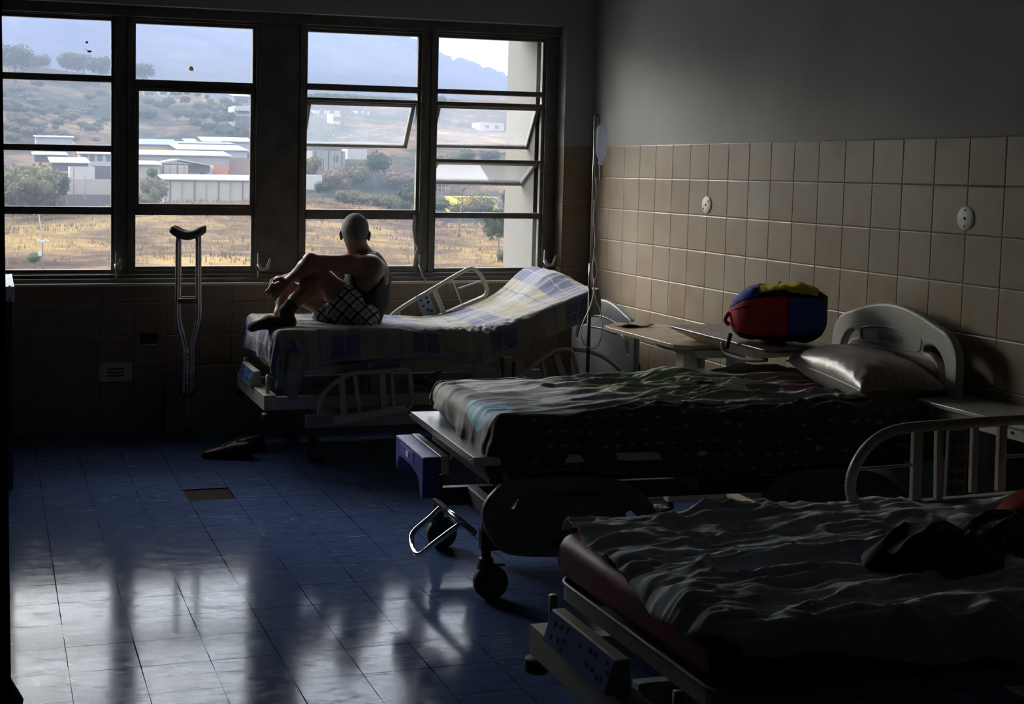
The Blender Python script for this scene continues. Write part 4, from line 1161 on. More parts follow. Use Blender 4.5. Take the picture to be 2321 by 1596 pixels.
o = strip('bed_sheet', [(1.47, 6.80, .722), (1.475, 6.765, .66), (1.455, 6.745, .55), (1.47, 6.75, .45)], [(1.63, 6.775, .70), (1.63, 6.745, .62), (1.60, 6.735, .52), (1.56, 6.74, .36)], m_pl, 24, .014, 3)
tag(o, 'loose checked sheet corner hanging down at the foot of the window bed', 'bed sheet')
o = strip('bed_sheet', [(1.80, 6.775, .555), (2.05, 6.77, .585), (2.30, 6.77, .60), (2.52, 6.775, .575), (2.75, 6.775, .52)], [(1.80, 6.755, .52), (2.05, 6.75, .515), (2.30, 6.75, .515), (2.52, 6.75, .50), (2.75, 6.755, .47)], m_pl, 12, .004, 8)
tag(o, 'dull checked under-sheet sagging below the window bed mattress', 'bed sheet')

# ------------------------------------------------------------------ middle bed
MBx, MBy, MRZ = 1.70, 4.86, -.057
mb_ = empty('hospital_bed', (MBx, MBy, 0), MRZ); tag(mb_, 'hospital bed in the middle with blue foot box and grey moulded side panels', 'bed')
m = MB(); m.b2(.02, .46, -.455, .455, .572, .576); m.b2(.46, 2.02, -.455, .455, .560, .572); m.b2(.018, .022, -.457, .457, .548, .577)
for s in (-1, 1): m.b2(.02, 2.02, s * .457 - .002, s * .457 + .002, .545, .577)
m.build('platform', M_STEEL, mb_, .0015)
for s in (-.44, .44): MB().tube([(.010, s, .562), (.020, s, .562)], .004, 8).build('screw', M_CHROME, mb_)
# blue foot box: arched body with long side cheeks
pf = [(-.10, .50), (.345, .50), (.345, .425), (.335, .375), (.315, .358), (.300, .40), (.275, .425), (.10, .425), (-.02, .405), (-.05, .36), (-.065, .335), (-.10, .335)]
bx = MB(); bx.prism(pf, -.075, -.005, 'YZ'); blue = bx.build('foot_box', M_BLUE, mb_, .006)
MB().b2(-.004, .03, -.10, .345, .43, .503).build('metal_backing', M_STEEL, blue, .002)
MB().prism([(.04, .44), (.27, .44), (.255, .485), (.055, .485)], -.0775, -.074, 'YZ').build('grip_recess', simple('blue_recess', (.11, .13, .42), .4), blue, .001)
MB().b2(-.080, -.0765, .115, .155, .452, .475).build('sticker', M_PALE, blue)
# chrome push bar with hanging loop
MB().tube([(.075, -.30, .25), (.060, .24, .25)], .014, 14).build('push_bar', M_CHROME, mb_)
lp = smooth_path([(.065, .10, .25), (.02, .115, .20), (-.055, .10, .145), (-.075, .05, .115), (-.085, -.02, .105), (-.075, -.085, .110), (-.03, -.13, .165), (.045, -.165, .235), (.068, -.175, .25)], 5)
MB().tube(lp, .0115, 12).build('loop_handle', M_CHROME, mb_)
base_frame(mb_, .09, 1.95, .335, .19, .27, M_DARKM, .115, .066, .19)
m = MB(); m.b2(.25, 1.85, -.40, -.36, .46, .54); m.b2(.25, 1.85, .36, .40, .46, .54); m.b2(.1, .15, -.4, .4, .46, .54); m.b2(.95, 1.0, -.4, .4, .40, .54); m.build('under_frame', M_DARKM, mb_, .003)
for s in (-.18, .20): MB().tube([(.13, s, .56), (.13, s, .42)], .006, 8).build('stay_rod', M_STEEL, mb_)
m = MB(); m.tube([(.16, .10, .50), (.24, .16, .53)], .010, 8); m.tube([(.16, -.25, .48), (.16, .15, .48)], .010, 8); m.build('crank_rod', M_ENAMEL, mb_)
m = MB(); m.b2(.30, .55, -.30, -.05, .20, .34); m.build('motor_housing', M_DARKM, mb_, .015)


def side_panel(parent, x0, x1, z0, z1, y, mat, holes=True):
    w = x1 - x0; h = z1 - z0
    out = [(x0 + w * a, z0 + h * b) for a, b in [(.04, .28), (0, .50), (.01, .72), (.09, .93), (.22, 1.0), (.5, 1.02), (.75, .93), (.90, .72), (.985, .40), (1.0, .15), (.96, .03), (.86, .0), (.45, -.02), (.14, .05)]]
    out = [(p.x, p.y) for p in smooth_path([(a, b, 0) for a, b in out], 4, True)]
    hs = []
    if holes:
        for pts in ([(.12, .62), (.17, .80), (.25, .86), (.24, .78), (.19, .70), (.16, .60)], [(.38, .86), (.62, .84), (.63, .74), (.39, .76)], [(.83, .58), (.90, .42), (.93, .22), (.88, .14), (.83, .22), (.82, .36), (.78, .50)], [(.36, .20), (.56, .18), (.56, .06), (.36, .08)]):
            p = smooth_path([(x0 + w * a, z0 + h * b, 0) for a, b in pts], 4, True); hs.append([(q_.x, q_.y) for q_ in p])
    return plate('side_panel', out, hs, .03, mat, 'XZ', y, parent, .010)


# panels of the near side hang lowered beside the frame
def to_local(x, y): 
    c, s = math.cos(-MRZ), math.sin(-MRZ); dx, dy = x - MBx, y - MBy; return dx * c - dy * s, dx * s + dy * c


side_panel(mb_, .055, .745, .215, .490, -.49, M_ABSD)
side_panel(mb_, 1.18, 1.82, .200, .480, -.49, M_ABSD)
side_panel(mb_, .30, .95, .26, .52, .49, M_ABSD); side_panel(mb_, 1.20, 1.85, .26, .52, .49, M_ABSD)
hb2 = headboard(mb_, 2.055, .30, 1.075, .43, M_ABS, simple('red_brown_panel', (.26, .12, .09), .5), .04)
text_mesh('embossed_letters', 'INSPITAL', .045, M_ABS, Matrix(((0, 0, -1, 2.034), (-1, 0, 0, 0), (0, 1, 0, .932), (0, 0, 0, 1))), hb2, .0012)


def zmid(x, y):
    return .705 + 0 * np.asarray(x)


mm = mattress('mattress', M_MATT, .13, 1.98, -.42, .42, lambda x, y: zmid(x, y), .125, 'dark mattress on the middle bed under the printed sheet')
mm.location = (MBx, MBy, 0); mm.rotation_euler = (0, 0, MRZ)


def print_mat():
    """grey child's sheet with big loose shapes: white and green fields, pale blue patch, rows of white dashes at the side"""
    t = NT('printed_sheet'); u = t.uv(); x, y, z = t.xyz(u)
    wv = t.math('MULTIPLY', t.math('SUBTRACT', t.noise(u, 2.2, 3.).outputs[0], .5), .35)
    xx = t.math('ADD', x, wv); yy = t.math('ADD', y, wv)

    def blob(cx, cy, rx, ry):
        d = t.math('ADD', t.math('POWER', t.math('DIVIDE', t.math('SUBTRACT', xx, cx), rx), 2.), t.math('POWER', t.math('DIVIDE', t.math('SUBTRACT', yy, cy), ry), 2.))
        return t.math('LESS_THAN', d, 1.)
    c = (.145, .15, .155)
    c = t.mix(blob(.95, .55, .55, .38), c, (.19, .22, .17)); c = t.mix(blob(.50, .86, .26, .24), c, (.44, .44, .45))
    c = t.mix(blob(.48, .84, .06, .04), c, (.20, .2, .22)); c = t.mix(blob(.58, .80, .07, .03), c, (.22, .22, .24))
    c = t.mix(blob(.22, .42, .10, .16), c, (.16, .33, .44)); c = t.mix(blob(.66, .50, .20, .12), c, (.34, .34, .38))
    c = t.mix(blob(1.5, .62, .26, .20), c, (.36, .37, .36)); c = t.mix(blob(1.55, .62, .12, .09), c, (.10, .11, .14)); c = t.mix(blob(1.82, .62, .20, .14), c, (.13, .07, .12))
    c = t.mix(blob(1.72, .86, .14, .10), c, (.24, .22, .14)); c = t.mix(blob(1.2, .9, .22, .12), c, (.22, .27, .18)); c = t.mix(blob(1.25, .60, .07, .05), c, (.05, .05, .05))
    ln = t.noise(u, 5.5, 1., .5, 2.).outputs[0]
    c = t.mix(t.math('MULTIPLY', t.math('MULTIPLY', t.math('GREATER_THAN', ln, .497), t.math('LESS_THAN', ln, .503)), t.math('GREATER_THAN', y, .30)), c, (.10, .10, .105))
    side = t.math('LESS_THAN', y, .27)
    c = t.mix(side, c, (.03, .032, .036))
    dx_ = t.math('FRACT', t.math('DIVIDE', x, .055)); dy_ = t.math('FRACT', t.math('DIVIDE', y, .048)); iy = t.math('FLOOR', t.math('DIVIDE', y, .048))
    rr = t.n('ShaderNodeTexWhiteNoise', {'Vector': t.comb(t.math('FLOOR', t.math('DIVIDE', x, .055)), iy, 0.)}, noise_dimensions='3D').outputs[0]
    dash = t.math('MULTIPLY', t.math('MULTIPLY', t.math('LESS_THAN', dx_, .40), t.math('LESS_THAN', dy_, .17)), t.math('GREATER_THAN', rr, .35))
    dash = t.math('MULTIPLY', dash, side)
    c = t.mix(t.math('MULTIPLY', dash, t.math('GREATER_THAN', x, .3)), c, (.16, .16, .17))
    c = t.mix(1., c, (1.9, 1.9, 1.9), 'MULTIPLY')
    t.bsdf(c, .62, 0, .4, t.bump(t.noise(u, 300., 2.).outputs[0], .1, .001)); return t.m


def wr_mid(S, T):
    g1 = np.clip((S - .25) / .5, 0, 1)
    w = folds(S, T, 6, .040, 31, 5., .22, 3.) * (.3 + .7 * g1) + folds(S, T, 14, .022, 37, 6., .12, 3.) * (.25 + .75 * g1) + folds(S, T, 30, .008, 41, 6., -.1) * g1
    w = w + .020 * np.clip((S - .9) / .5, 0, 1) * np.clip((T - .4) / .35, 0, 1) - .012 * g1 + .022 * np.exp(-((S - 1.02) / .10) ** 2 - ((T - .22) / .08) ** 2)
    return w


ms = drape('bed_sheet', print_mat(), .10, 1.86, -.445, .89, lambda x, y: zmid(x, y) + .004, .235, .235, .20, .05, wr_mid, 230, 140,
           sidewob=lambda S, T: np.where(S < 0, .55 + .30 * np.clip(1 - (T - .1) / .5, 0, 1) + .05 * vnoise(T * 8, S * 0), 1. - .06 * vnoise(S * 5, T * 0)) * np.where((S < -.01) & (T > .72), .8, 1.))
ms.location = (MBx, MBy, 0); ms.rotation_euler = (0, 0, MRZ)
tag(ms, 'crumpled dark printed sheet with white, green and blue shapes on the middle bed', 'bed sheet')


def pillow(name, mat, loc, rot, L, Wd, H, label, seed=0):
    n = 60; u = np.linspace(-1, 1, n); U, V = np.meshgrid(u, u, indexing='ij')
    pin = 1 - .10 * (1 - np.abs(V) ** 2) * np.abs(U) ** 3; pin2 = 1 - .10 * (1 - np.abs(U) ** 2) * np.abs(V) ** 3
    X = U * L / 2 * pin; Y = V * Wd / 2 * pin2
    h = H / 2 * ((1 - np.abs(U) ** 3.2) * (1 - np.abs(V) ** 3.2)) ** .55
    edge = 1 - np.clip(h / (H / 2), 0, 1)
    pk = .012 * folds(U, V * 1., 6, 1., seed, .7, 0, 3.) * edge * (edge < .999) + .006 * fbm(U * 3, V * 3, 3, seed)
    rows = []
    top = np.stack([X, Y, h + pk * (h > 1e-4)], -1); bot = np.stack([X, Y, -h * .8], -1)
    me = bpy.data.meshes.new(name); idx = np.arange(n * n).reshape(n, n); f = []
    for i in range(n - 1):
        for j in range(n - 1):
            f.append((idx[i, j], idx[i + 1, j], idx[i + 1, j + 1], idx[i, j + 1])); f.append((n * n + idx[i, j], n * n + idx[i, j + 1], n * n + idx[i + 1, j + 1], n * n + idx[i + 1, j]))
    me.from_pydata(np.concatenate([top.reshape(-1, 3), bot.reshape(-1, 3)]).tolist(), [], [tuple(int(a) for a in q_) for q_ in f])
    bm = bmesh.new(); bm.from_mesh(me); bmesh.ops.remove_doubles(bm, verts=bm.verts, dist=1e-5); bmesh.ops.recalc_face_normals(bm, faces=bm.faces); bm.to_mesh(me); bm.free()
    me.polygons.foreach_set('use_smooth', [True] * len(me.polygons)); me.materials.append(mat)
    o = link(name, me); o.location = loc; o.rotation_euler = rot; tag(o, label, 'pillow')
    ed = [(X[i, 0], Y[i, 0], 0) for i in range(n)] + [(X[-1, j], Y[-1, j], 0) for j in range(1, n)] + [(X[i, -1], Y[i, -1], 0) for i in range(n - 2, -1, -1)] + [(X[0, j], Y[0, j], 0) for j in range(n - 2, 0, -1)]
    MB().tube(ed, .0035, 6, closed=True).build('piping', mat, o)
    return o


t = NT('silver_satin'); cn = t.noise(t.obj(), 9., 2., .5, 3.).outputs[0]
ln = t.math('MULTIPLY', t.math('GREATER_THAN', cn, .49), t.math('LESS_THAN', cn, .505))
t.bsdf(t.mix(t.math('MULTIPLY', ln, .5), (.34, .325, .31), (.20, .19, .18)), .33, .25, .5, t.bump(t.noise(t.obj(), 26., 4.).outputs[0], .35, .006)); M_SATIN = t.m
pillow('pillow', M_SATIN, (3.545, 4.665, .792), (.0, -.06, 1.475), .60, .38, .21, 'silver-grey satin pillow against the headboard of the middle bed', 4)

# ------------------------------------------------------------------ near bed
NBx, NBy = 1.40, 2.79
nb = metal_bed('hospital_bed', (NBx, NBy, 0), 'cream enamelled hospital bed nearest the doorway with keypad and raised rail', 0., None, .515)
nr = tube_rail('side_rail', .42, [(1.075, .625), (1.045, .655), (1.016, .70), (1.018, .76), (1.05, .82), (1.10, .862), (1.17, .885), (1.30, .892), (1.61, .898), (1.90, .90), (2.0, .88), (2.03, .80)],
               [(1.241, .67, 1.236, .88, .032), (1.322, .67, 1.312, .885, .022), (1.445, .68, 1.440, .885, .020), (1.545, .68, 1.540, .888, .028), (1.80, .69, 1.80, .89, .028)], (1.07, .640, 2.0, .655, .05), nb, M_ENAMEL, .016)
MB().tube([(1.04, .42, .772), (1.235, .42, .776)], .005, 6).tube([(1.55, .42, .785), (1.80, .42, .79)], .005, 6).build('thin_rod', M_ENAMEL, nr)
cpn = MB().b2(1.345, 1.415, .412, .428, .675, .875).build('control_panel', M_ABSD, nr, .003)
m = MB()
for k in range(5):
    for a in (1.362, 1.392): MB().box((a, .410, .70 + .036 * k), (.014, .004, .014)).build('button', M_KEYD, cpn)
mattress('mattress', M_VINYL, NBx + .075, NBx + 1.98, NBy - .43, NBy + .43, lambda x, y: .645 + 0 * x, .125, 'maroon vinyl mattress on the nearest bed', 'mattress', .007)
t = NT('pale_blue_sheet'); u_ = t.uv(); t.bsdf(t.mix(t.noise(u_, 3., 3.).outputs[0], (.70, .77, .86), (.80, .85, .90)), .85, 0, .2, t.bump(t.noise(t.vmul(u_, (60., 300., 1.)), 1., 3.).outputs[0], .35, .0015)); M_SHEET = t.m


def wr_near(S, T):
    big = folds(S, T, 3.4, .026, 51, 2.8, .75, 2.6) * np.clip(1.25 - S * .5, .35, 1)
    w = big + folds(S, T, 7, .030, 57, 4., .15, 3.) + folds(S, T, 17, .016, 63, 5., .05, 3.) + folds(S, T, 34, .006, 67, 5., .3)
    w = w + .022 * np.exp(-((S - .42) / .05) ** 2 - ((T - .80) / .05) ** 2) + .012 * np.exp(-((S - 1.0) / .2) ** 2 - ((T - .83) / .1) ** 2)
    return w - .028


# the sheet is pulled askew: its foot edge runs obliquely over the corner
nx_, ny_ = 210, 150
s = np.linspace(0, 1, nx_); tt = np.linspace(0, 1, ny_); S, T = np.meshgrid(s, tt, indexing='ij')
foot_e = np.interp(T, [0, .12, .25, .45, .7, 1.0], [.02, -.085, -.075, -.055, -.02, .02]) + .012 * vnoise(T * 7, 0 * T)
near_e = np.interp(S, [0, .05, .12, .3, .5, .8, 1.], [-.055, -.075, -.10, -.12, -.26, -.38, -.40]) + .015 * vnoise(S * 9, 0 * S)
Sx = foot_e + (1.95 - foot_e) * S; Tx = near_e + (.93 - near_e) * T; Wn = .86; rr_ = .05
ds = np.maximum(-Sx, 0); dt = np.where(Tx < 0, Tx, np.where(Tx > Wn, Tx - Wn, 0)); D = np.hypot(ds, dt); a = np.minimum(D / rr_, PI / 2)
ow = rr_ * np.sin(a); dn = rr_ * (1 - np.cos(a)) + np.maximum(D - rr_ * PI / 2, 0); nd = np.maximum(D, 1e-9); fx, fy = -ds / nd, dt / nd
w = wr_near(Sx, Tx); hang = np.clip((D - .03) / .08, 0, 1); fl_ = .016 * hang * vnoise(Sx * 13, Tx * 5)
G = np.stack([NBx + .075 + rr_ * .6 + np.maximum(Sx, 0) + fx * (ow + .004 + w * hang + fl_), NBy - .43 + rr_ * .3 + np.clip(Tx, 0, Wn - .03) + fy * (ow + .006 + w * hang + fl_), .664 - dn + w * (1 - .8 * hang) + .0 * T], -1)
o = link('bed_sheet', grid_mesh('bed_sheet', G, M_SHEET, np.stack([Sx, Tx], -1))); so = o.modifiers.new('thickness', 'SOLIDIFY'); so.thickness = .002; so.offset = 1
tag(o, 'crumpled pale blue sheet thrown askew over the maroon mattress of the nearest bed', 'bed sheet')
# ------------------------------------------------------------------ crutches by the window wall
M_ALU = simple('aluminium', (.50, .51, .52), .32, .85, .08, 20.)
M_PAD = simple('crutch_pad', (.10, .095, .09), .8, 0, .2, 30., .4, 90.)
M_WOODG = simple('grip_foam', (.16, .10, .06), .7)


def crutch(loc, lean, rz):
    o = empty('crutch', loc, rz); o.rotation_euler = (lean, 0, rz)
    for s in (-1, 1):
        MB().tube(smooth_path([(s * .020, 0, .28), (s * .021, 0, .52), (s * .030, 0, .59), (s * .052, 0, .68), (s * .062, 0, .75), (s * .060, 0, .95), (s * .059, 0, 1.215)], 5), .0105, 10).build('tube', M_ALU, o)
    MB().tube([(0, 0, .055), (0, 0, .545)], .0095, 10).build('extension_tube', M_ALU, o)
    m = MB()
    for k in range(8): m.tube([(0, -.0100, .31 + .03 * k), (0, -.0085, .31 + .03 * k)], .004, 8)
    m.build('adjustment_hole', M_RUBBER, o)
    MB().lathe([(.001, .0), (.021, .0), (.022, .012), (.016, .03), (.014, .062), (.001, .064)], (0, 0, 0), 'Z', 16).build('tip', M_RUBBER, o)
    MB().box((0, 0, .275), (.058, .026, .022)).build('clamp', M_RUBBER, o, .005)
    MB().lathe([(.001, -.052), (.015, -.05), (.0165, -.03), (.0155, 0), (.0165, .03), (.015, .05), (.001, .052)], (0, 0, .835), 'X', 16).build('hand_grip', M_WOODG, o)
    pr = smooth_path([(-.100, 0, 1.262), (-.085, 0, 1.255), (-.045, 0, 1.232), (0, 0, 1.222), (.045, 0, 1.232), (.085, 0, 1.255), (.098, 0, 1.258)], 5)
    n = len(pr); rad = [.012 + .0145 * math.sin(PI * min(max(k / (n - 1), .0), 1)) ** .35 for k in range(n)]
    m = MB().tube(pr, rad, 14); m.v = [(x, y * 1.25, z - .004 + .0) for x, y, z in m.v]; m.build('arm_pad', M_PAD, o)
    return o


c1 = crutch((1.098, 7.575, 0), -.03, .02); tag(c1, 'front aluminium crutch leaning at the window wall, nearest the camera', 'crutch')
c2 = crutch((1.128, 7.68, 0), -.045, -.04); tag(c2, 'rear aluminium crutch, half hidden behind the other crutch', 'crutch')

# footboard leaning on the wall
fbo = empty('footboard', (1.33, 7.80, 0)); fbo.rotation_euler = (-.10, 0, .0); tag(fbo, 'grey moulded bed footboard standing on the floor against the window wall behind the crutches', 'footboard')
out_ = [(-.32, 0.0), (-.32, .30)] + [(-.32 + .1 - .1 * math.cos(a), .30 + .09 * math.sin(a)) for a in np.linspace(.2, 1.4, 5)] + [(-.1, .405), (.15, .41), (.30, .405), (.44, .30), (.46, 0)]
plate('board', out_, [[(-.27, .2), (-.25, .31), (-.20, .33), (-.16, .31), (-.17, .28), (-.23, .24)]], .03, M_ABSD, 'XZ', 0, fbo, .009)

# IV pole, bag and line
pole = empty('iv_pole', (3.215, 6.62, 0)); tag(pole, 'thin drip stand pole rising beside the head of the window bed', 'drip stand')
MB().tube([(0, 0, .02), (0, 0, 1.08)], .0105, 12).build('lower_tube', M_DARKM, pole)
MB().tube([(0, 0, .98), (0, 0, 1.12)], .012, 12).build('clamp_sleeve', M_STEEL, pole)
MB().tube([(0, 0, 1.10), (0, 0, 1.94)], .006, 10).build('upper_rod', M_STEEL, pole)
MB().tube(smooth_path([(0, 0, 1.935), (.008, -.002, 1.945), (.022, -.004, 1.93), (.026, -.004, 1.905), (.030, -.004, 1.90)], 4), .004, 8).build('hook', M_DARKM, pole)
m = MB()
for a in range(4): m.tube([(0, 0, .09), (.20 * math.cos(a * PI / 2 + .6), .20 * math.sin(a * PI / 2 + .6), .035)], .010, 8)
m.build('base_leg', M_DARKM, pole)
t = NT('drip_bottle'); b1 = t.bsdf((.74, .78, .86), .35, 0, .5, link=False); b2 = t.n('ShaderNodeBsdfTranslucent', {0: (.80, .84, .93, 1)}).outputs[0]
t.surf(t.n('ShaderNodeMixShader', {0: .6, 1: b1, 2: b2}).outputs[0]); M_BOTT = t.m
bt = empty('drip_bottle', (3.248, 6.60, 1.70)); tag(bt, 'translucent drip bottle hanging upside down on the drip stand', 'drip bottle')
m = MB().lathe([(.001, .190), (.012, .189), (.026, .182), (.030, .168), (.0305, .05), (.026, .02), (.014, .002), (.013, -.012), (.017, -.014), (.017, -.030), (.001, -.031)], (0, 0, 0), 'Z', 24)
m.v = [(x, y * .8, z) for x, y, z in m.v]; m.build('bottle', M_BOTT, bt)
MB().tube(smooth_path([(-.006, 0, .188), (-.008, 0, .206), (0, 0, .212), (.008, 0, .206), (.006, 0, .188)], 4), .0025, 6).build('hanger_loop', M_BOTT, bt)
MB().lathe([(.001, -.030), (.011, -.031), (.011, -.044), (.008, -.048), (.008, -.105), (.005, -.115), (.001, -.116)], (.002, 0, 0), 'Z', 14).build('drip_chamber', M_PALE, bt)
M_LINE = simple('iv_line', (.80, .80, .78), .4)
lp = [(1350, 403), (1352, 440), (1348, 470), (1346, 500), (1349, 540), (1346, 580), (1343, 612), (1346, 640), (1345, 668), (1336, 700), (1322, 730), (1316, 755), (1325, 780), (1343, 791), (1358, 779), (1365, 745), (1361, 705), (1350, 680), (1347, 650), (1353, 610), (1347, 575), (1351, 535), (1345, 505)]
o = MB().tube(smooth_path([P(u, v, 6.585) for u, v in lp], 4), .0034, 6).build('iv_tubing', M_LINE); tag(o, 'white drip tubing looping down from the bottle along the pole', 'tubing')
for i_, (u, v) in enumerate([(1348, 462), (1346, 497), (1347, 640)]):
    q_ = P(u, v, 6.58); MB().tube([q_ + Vector((0, 0, .022)), q_ - Vector((0, 0, .022))], .005, 8).build('connector', M_PALE, o)

# ------------------------------------------------------------------ over-bed tables
M_LAM = simple('tan_laminate', (.36, .28, .20), .28, 0, .12, 5.)
M_DLAM = simple('dark_laminate', (.09, .075, .065), .22, 0, .1, 5.)
M_CREAM = simple('cream_paint', (.55, .50, .36), .45, 0, .15, 9.)
t1 = empty('overbed_table', (3.38, 5.98, 0)); tag(t1, 'tan laminate over-bed table between the beds, a folded paper on it', 'table')
top = MB().prism([(a, b) for a, b in rrect(-.19, .19, -.40, .47, .09)], .775, .797, 'XY').build('table_top', M_LAM, t1, .003)
MB().prism([(-.12, .775), (.12, .775), (.09, .735), (-.09, .735)], -.42, -.02, 'XZ').build('bracket', M_ENAMEL2, t1, .004)
MB().b2(-.035, .010, -.18, -.10, .06, .74).build('column', M_CREAM, t1, .003)
MB().b2(.050, .075, -.20, -.10, .06, .74).build('inner_column', M_STEEL, t1, .003)
MB().b2(-.03, .06, -.26, -.18, .615, .635).build('height_lever', M_RUBBER, t1, .003)
m = MB().b2(-.30, .30, -.20, -.15, .05, .09); m.b2(-.02, .03, -.30, .25, .05, .09); m.build('foot', M_ENAMEL2, t1, .004)
for x_, y_ in ((-.28, -.175), (.28, -.175), (.0, .23), (0, -.28)): MB().lathe([(.001, -.012), (.024, -.012), (.026, 0), (.024, .012), (.001, .012)], (x_, y_, .026), 'X', 16).build('castor', M_RUBBER, t1)
pp = NT('newsprint'); n_ = pp.noise(pp.obj(), 60., 2.).outputs[0]; pp.bsdf(pp.mix(pp.math('GREATER_THAN', n_, .53), (.30, .22, .17), (.15, .11, .09)), .8)
G = np.zeros((14, 10, 3)); A_, B_ = np.meshgrid(np.linspace(0, 1, 14), np.linspace(0, 1, 10), indexing='ij')
G[:, :, 0] = 3.25 + A_ * .19 + B_ * .0; G[:, :, 1] = 6.40 - .11 * B_ + .08 * A_ * (1 - B_); G[:, :, 2] = .802 + .006 * np.sin(A_ * 7) + .004 * B_
o = link('folded_paper', grid_mesh('folded_paper', G, pp.m)); so = o.modifiers.new('thickness', 'SOLIDIFY'); so.thickness = .004; tag(o, 'folded brown paper lying on the tan over-bed table', 'paper')

t2 = empty('overbed_table', (3.475, 5.43, 0)); t2.rotation_euler = (0, .0, -.03); tag(t2, 'dark glossy over-bed table with cream underside, the backpack on top of it', 'table')
MB().prism([(a, b) for a, b in rrect(-.205, .205, -.50, .44, .05)], .850, .864, 'XY').build('table_top', M_DLAM, t2, .004)
m = MB(); m.add([(-.195, -.48, .85), (.195, -.48, .85), (.195, .42, .85), (-.195, .42, .85), (-.06, -.15, .775), (.06, -.15, .775), (.06, .28, .775), (-.06, .28, .775)], [(0, 1, 5, 4), (1, 2, 6, 5), (2, 3, 7, 6), (3, 0, 4, 7), (4, 5, 6, 7)])
m.build('underside', M_CREAM, t2, .002)
m = MB(); m.tube(smooth_path([(-.195, -.10, .848), (-.19, -.12, .80), (-.16, -.25, .785), (-.12, -.36, .80)], 4), .010, 8); m.build('handle', M_ABSD, t2)
MB().b2(-.03, .03, .07, .15, .07, .78).build('column', M_ENAMEL2, t2, .003)
m = MB().b2(-.35, .22, .08, .13, .045, .085); m.b2(-.35, .22, -.33, -.28, .045, .085); m.b2(-.05, .0, -.3, .1, .045, .085); m.build('foot', M_CREAM, t2, .003)
for x_, y_ in ((-.33, .105), (.2, .105), (-.30, -.305), (.2, -.305)): MB().lathe([(.001, -.012), (.022, -.012), (.024, 0), (.022, .012), (.001, .012)], (x_, y_, .024), 'X', 16).build('castor', M_RUBBER, t2)


# ------------------------------------------------------------------ backpack in three colours
def bag_pt(a, b, k=1.):
    """rounded loaf: a along (0 left .. 1 right seen from the door), b around (pi = towards the door)"""
    L = .43; e_ = 1 - abs(2 * a - 1) ** 4.
    sy = .125 * max(e_, 0) ** .4; top = .155 * max(1 - abs(1.75 * (a - .56)) ** 2.6, .0) ** .5; bot = .105 * max(e_, 0) ** .45
    ca, sa = math.cos(b), math.sin(b); e = .55
    y = -sy * abs(ca) ** e * (-1 if ca > 0 else 1); z = (top if sa > 0 else bot) * abs(sa) ** (e + .15) * (1 if sa > 0 else -1)
    w = 1 + .10 * mnoise.noise(Vector((a * 5, y * 10, z * 10))) + .05 * mnoise.noise(Vector((a * 15, y * 22, z * 30)))
    return Vector((-L / 2 + L * a, y * w * k, z * w * k + .108))


def bag_mesh(name, a0, a1, b0, b1, mat, parent, k=1., n=26, m_=30):
    G = np.zeros((n, m_, 3))
    for i in range(n):
        for j in range(m_): G[i, j] = bag_pt(a0 + (a1 - a0) * i / (n - 1), b0 + (b1 - b0) * j / (m_ - 1), k)
    o = link(name, grid_mesh(name, G, mat), parent); so = o.modifiers.new('thickness', 'SOLIDIFY'); so.thickness = .004; so.offset = 0; return o


def cloth(name, c): return simple(name, c, .8, 0, .15, 20., .4, 60.)


bag = empty('backpack', (3.475, 5.20, .867), -.62); tag(bag, 'yellow, blue and red backpack lying on the dark over-bed table', 'backpack')
c_y, c_b, c_r, c_k = cloth('yellow_nylon', (.62, .50, .02)), cloth('blue_nylon', (.03, .07, .36)), cloth('red_nylon', (.42, .02, .03)), cloth('black_nylon', (.012, .012, .014))
bag_mesh('inner_body', .004, .996, 0, 2 * PI, c_k, bag, .965)
bag_mesh('yellow_panel', .30, .90, .20 * PI, .72 * PI, c_y, bag, 1.0)
bag_mesh('blue_panel', .03, .31, .25 * PI, .80 * PI, c_b, bag, 1.005)
bag_mesh('blue_panel', .62, .975, .78 * PI, 1.16 * PI, c_b, bag, 1.0)
bag_mesh('red_panel', .012, .61, .81 * PI, 1.22 * PI, c_r, bag, 1.0)
bag_mesh('black_base', .01, .99, 1.22 * PI, 1.85 * PI, c_k, bag, 1.0)
MB().tube([bag_pt(.03 + .05 * k, .905 * PI, 1.02) for k in range(5)], .004, 6).build('piping', c_k, bag)
MB().tube(smooth_path([bag_pt(.02, .93 * PI) + Vector((-.004, 0, 0)), bag_pt(.02, 1.02 * PI) + Vector((-.022, -.01, -.01)), bag_pt(.03, 1.12 * PI) + Vector((-.006, -.01, -.01))], 5), .010, 8).build('grab_loop', c_r, bag)
MB().tube([bag_pt(.47, .5 * PI), bag_pt(.47, .5 * PI) + Vector((.022, -.0, .024))], .0035, 6).build('zip_puller', M_STEEL, bag)
MB().tube([(-.20, -.10, .03), (-.205, -.13, .002), (-.21, -.15, -.03)], .010, 8).build('strap', c_k, bag)

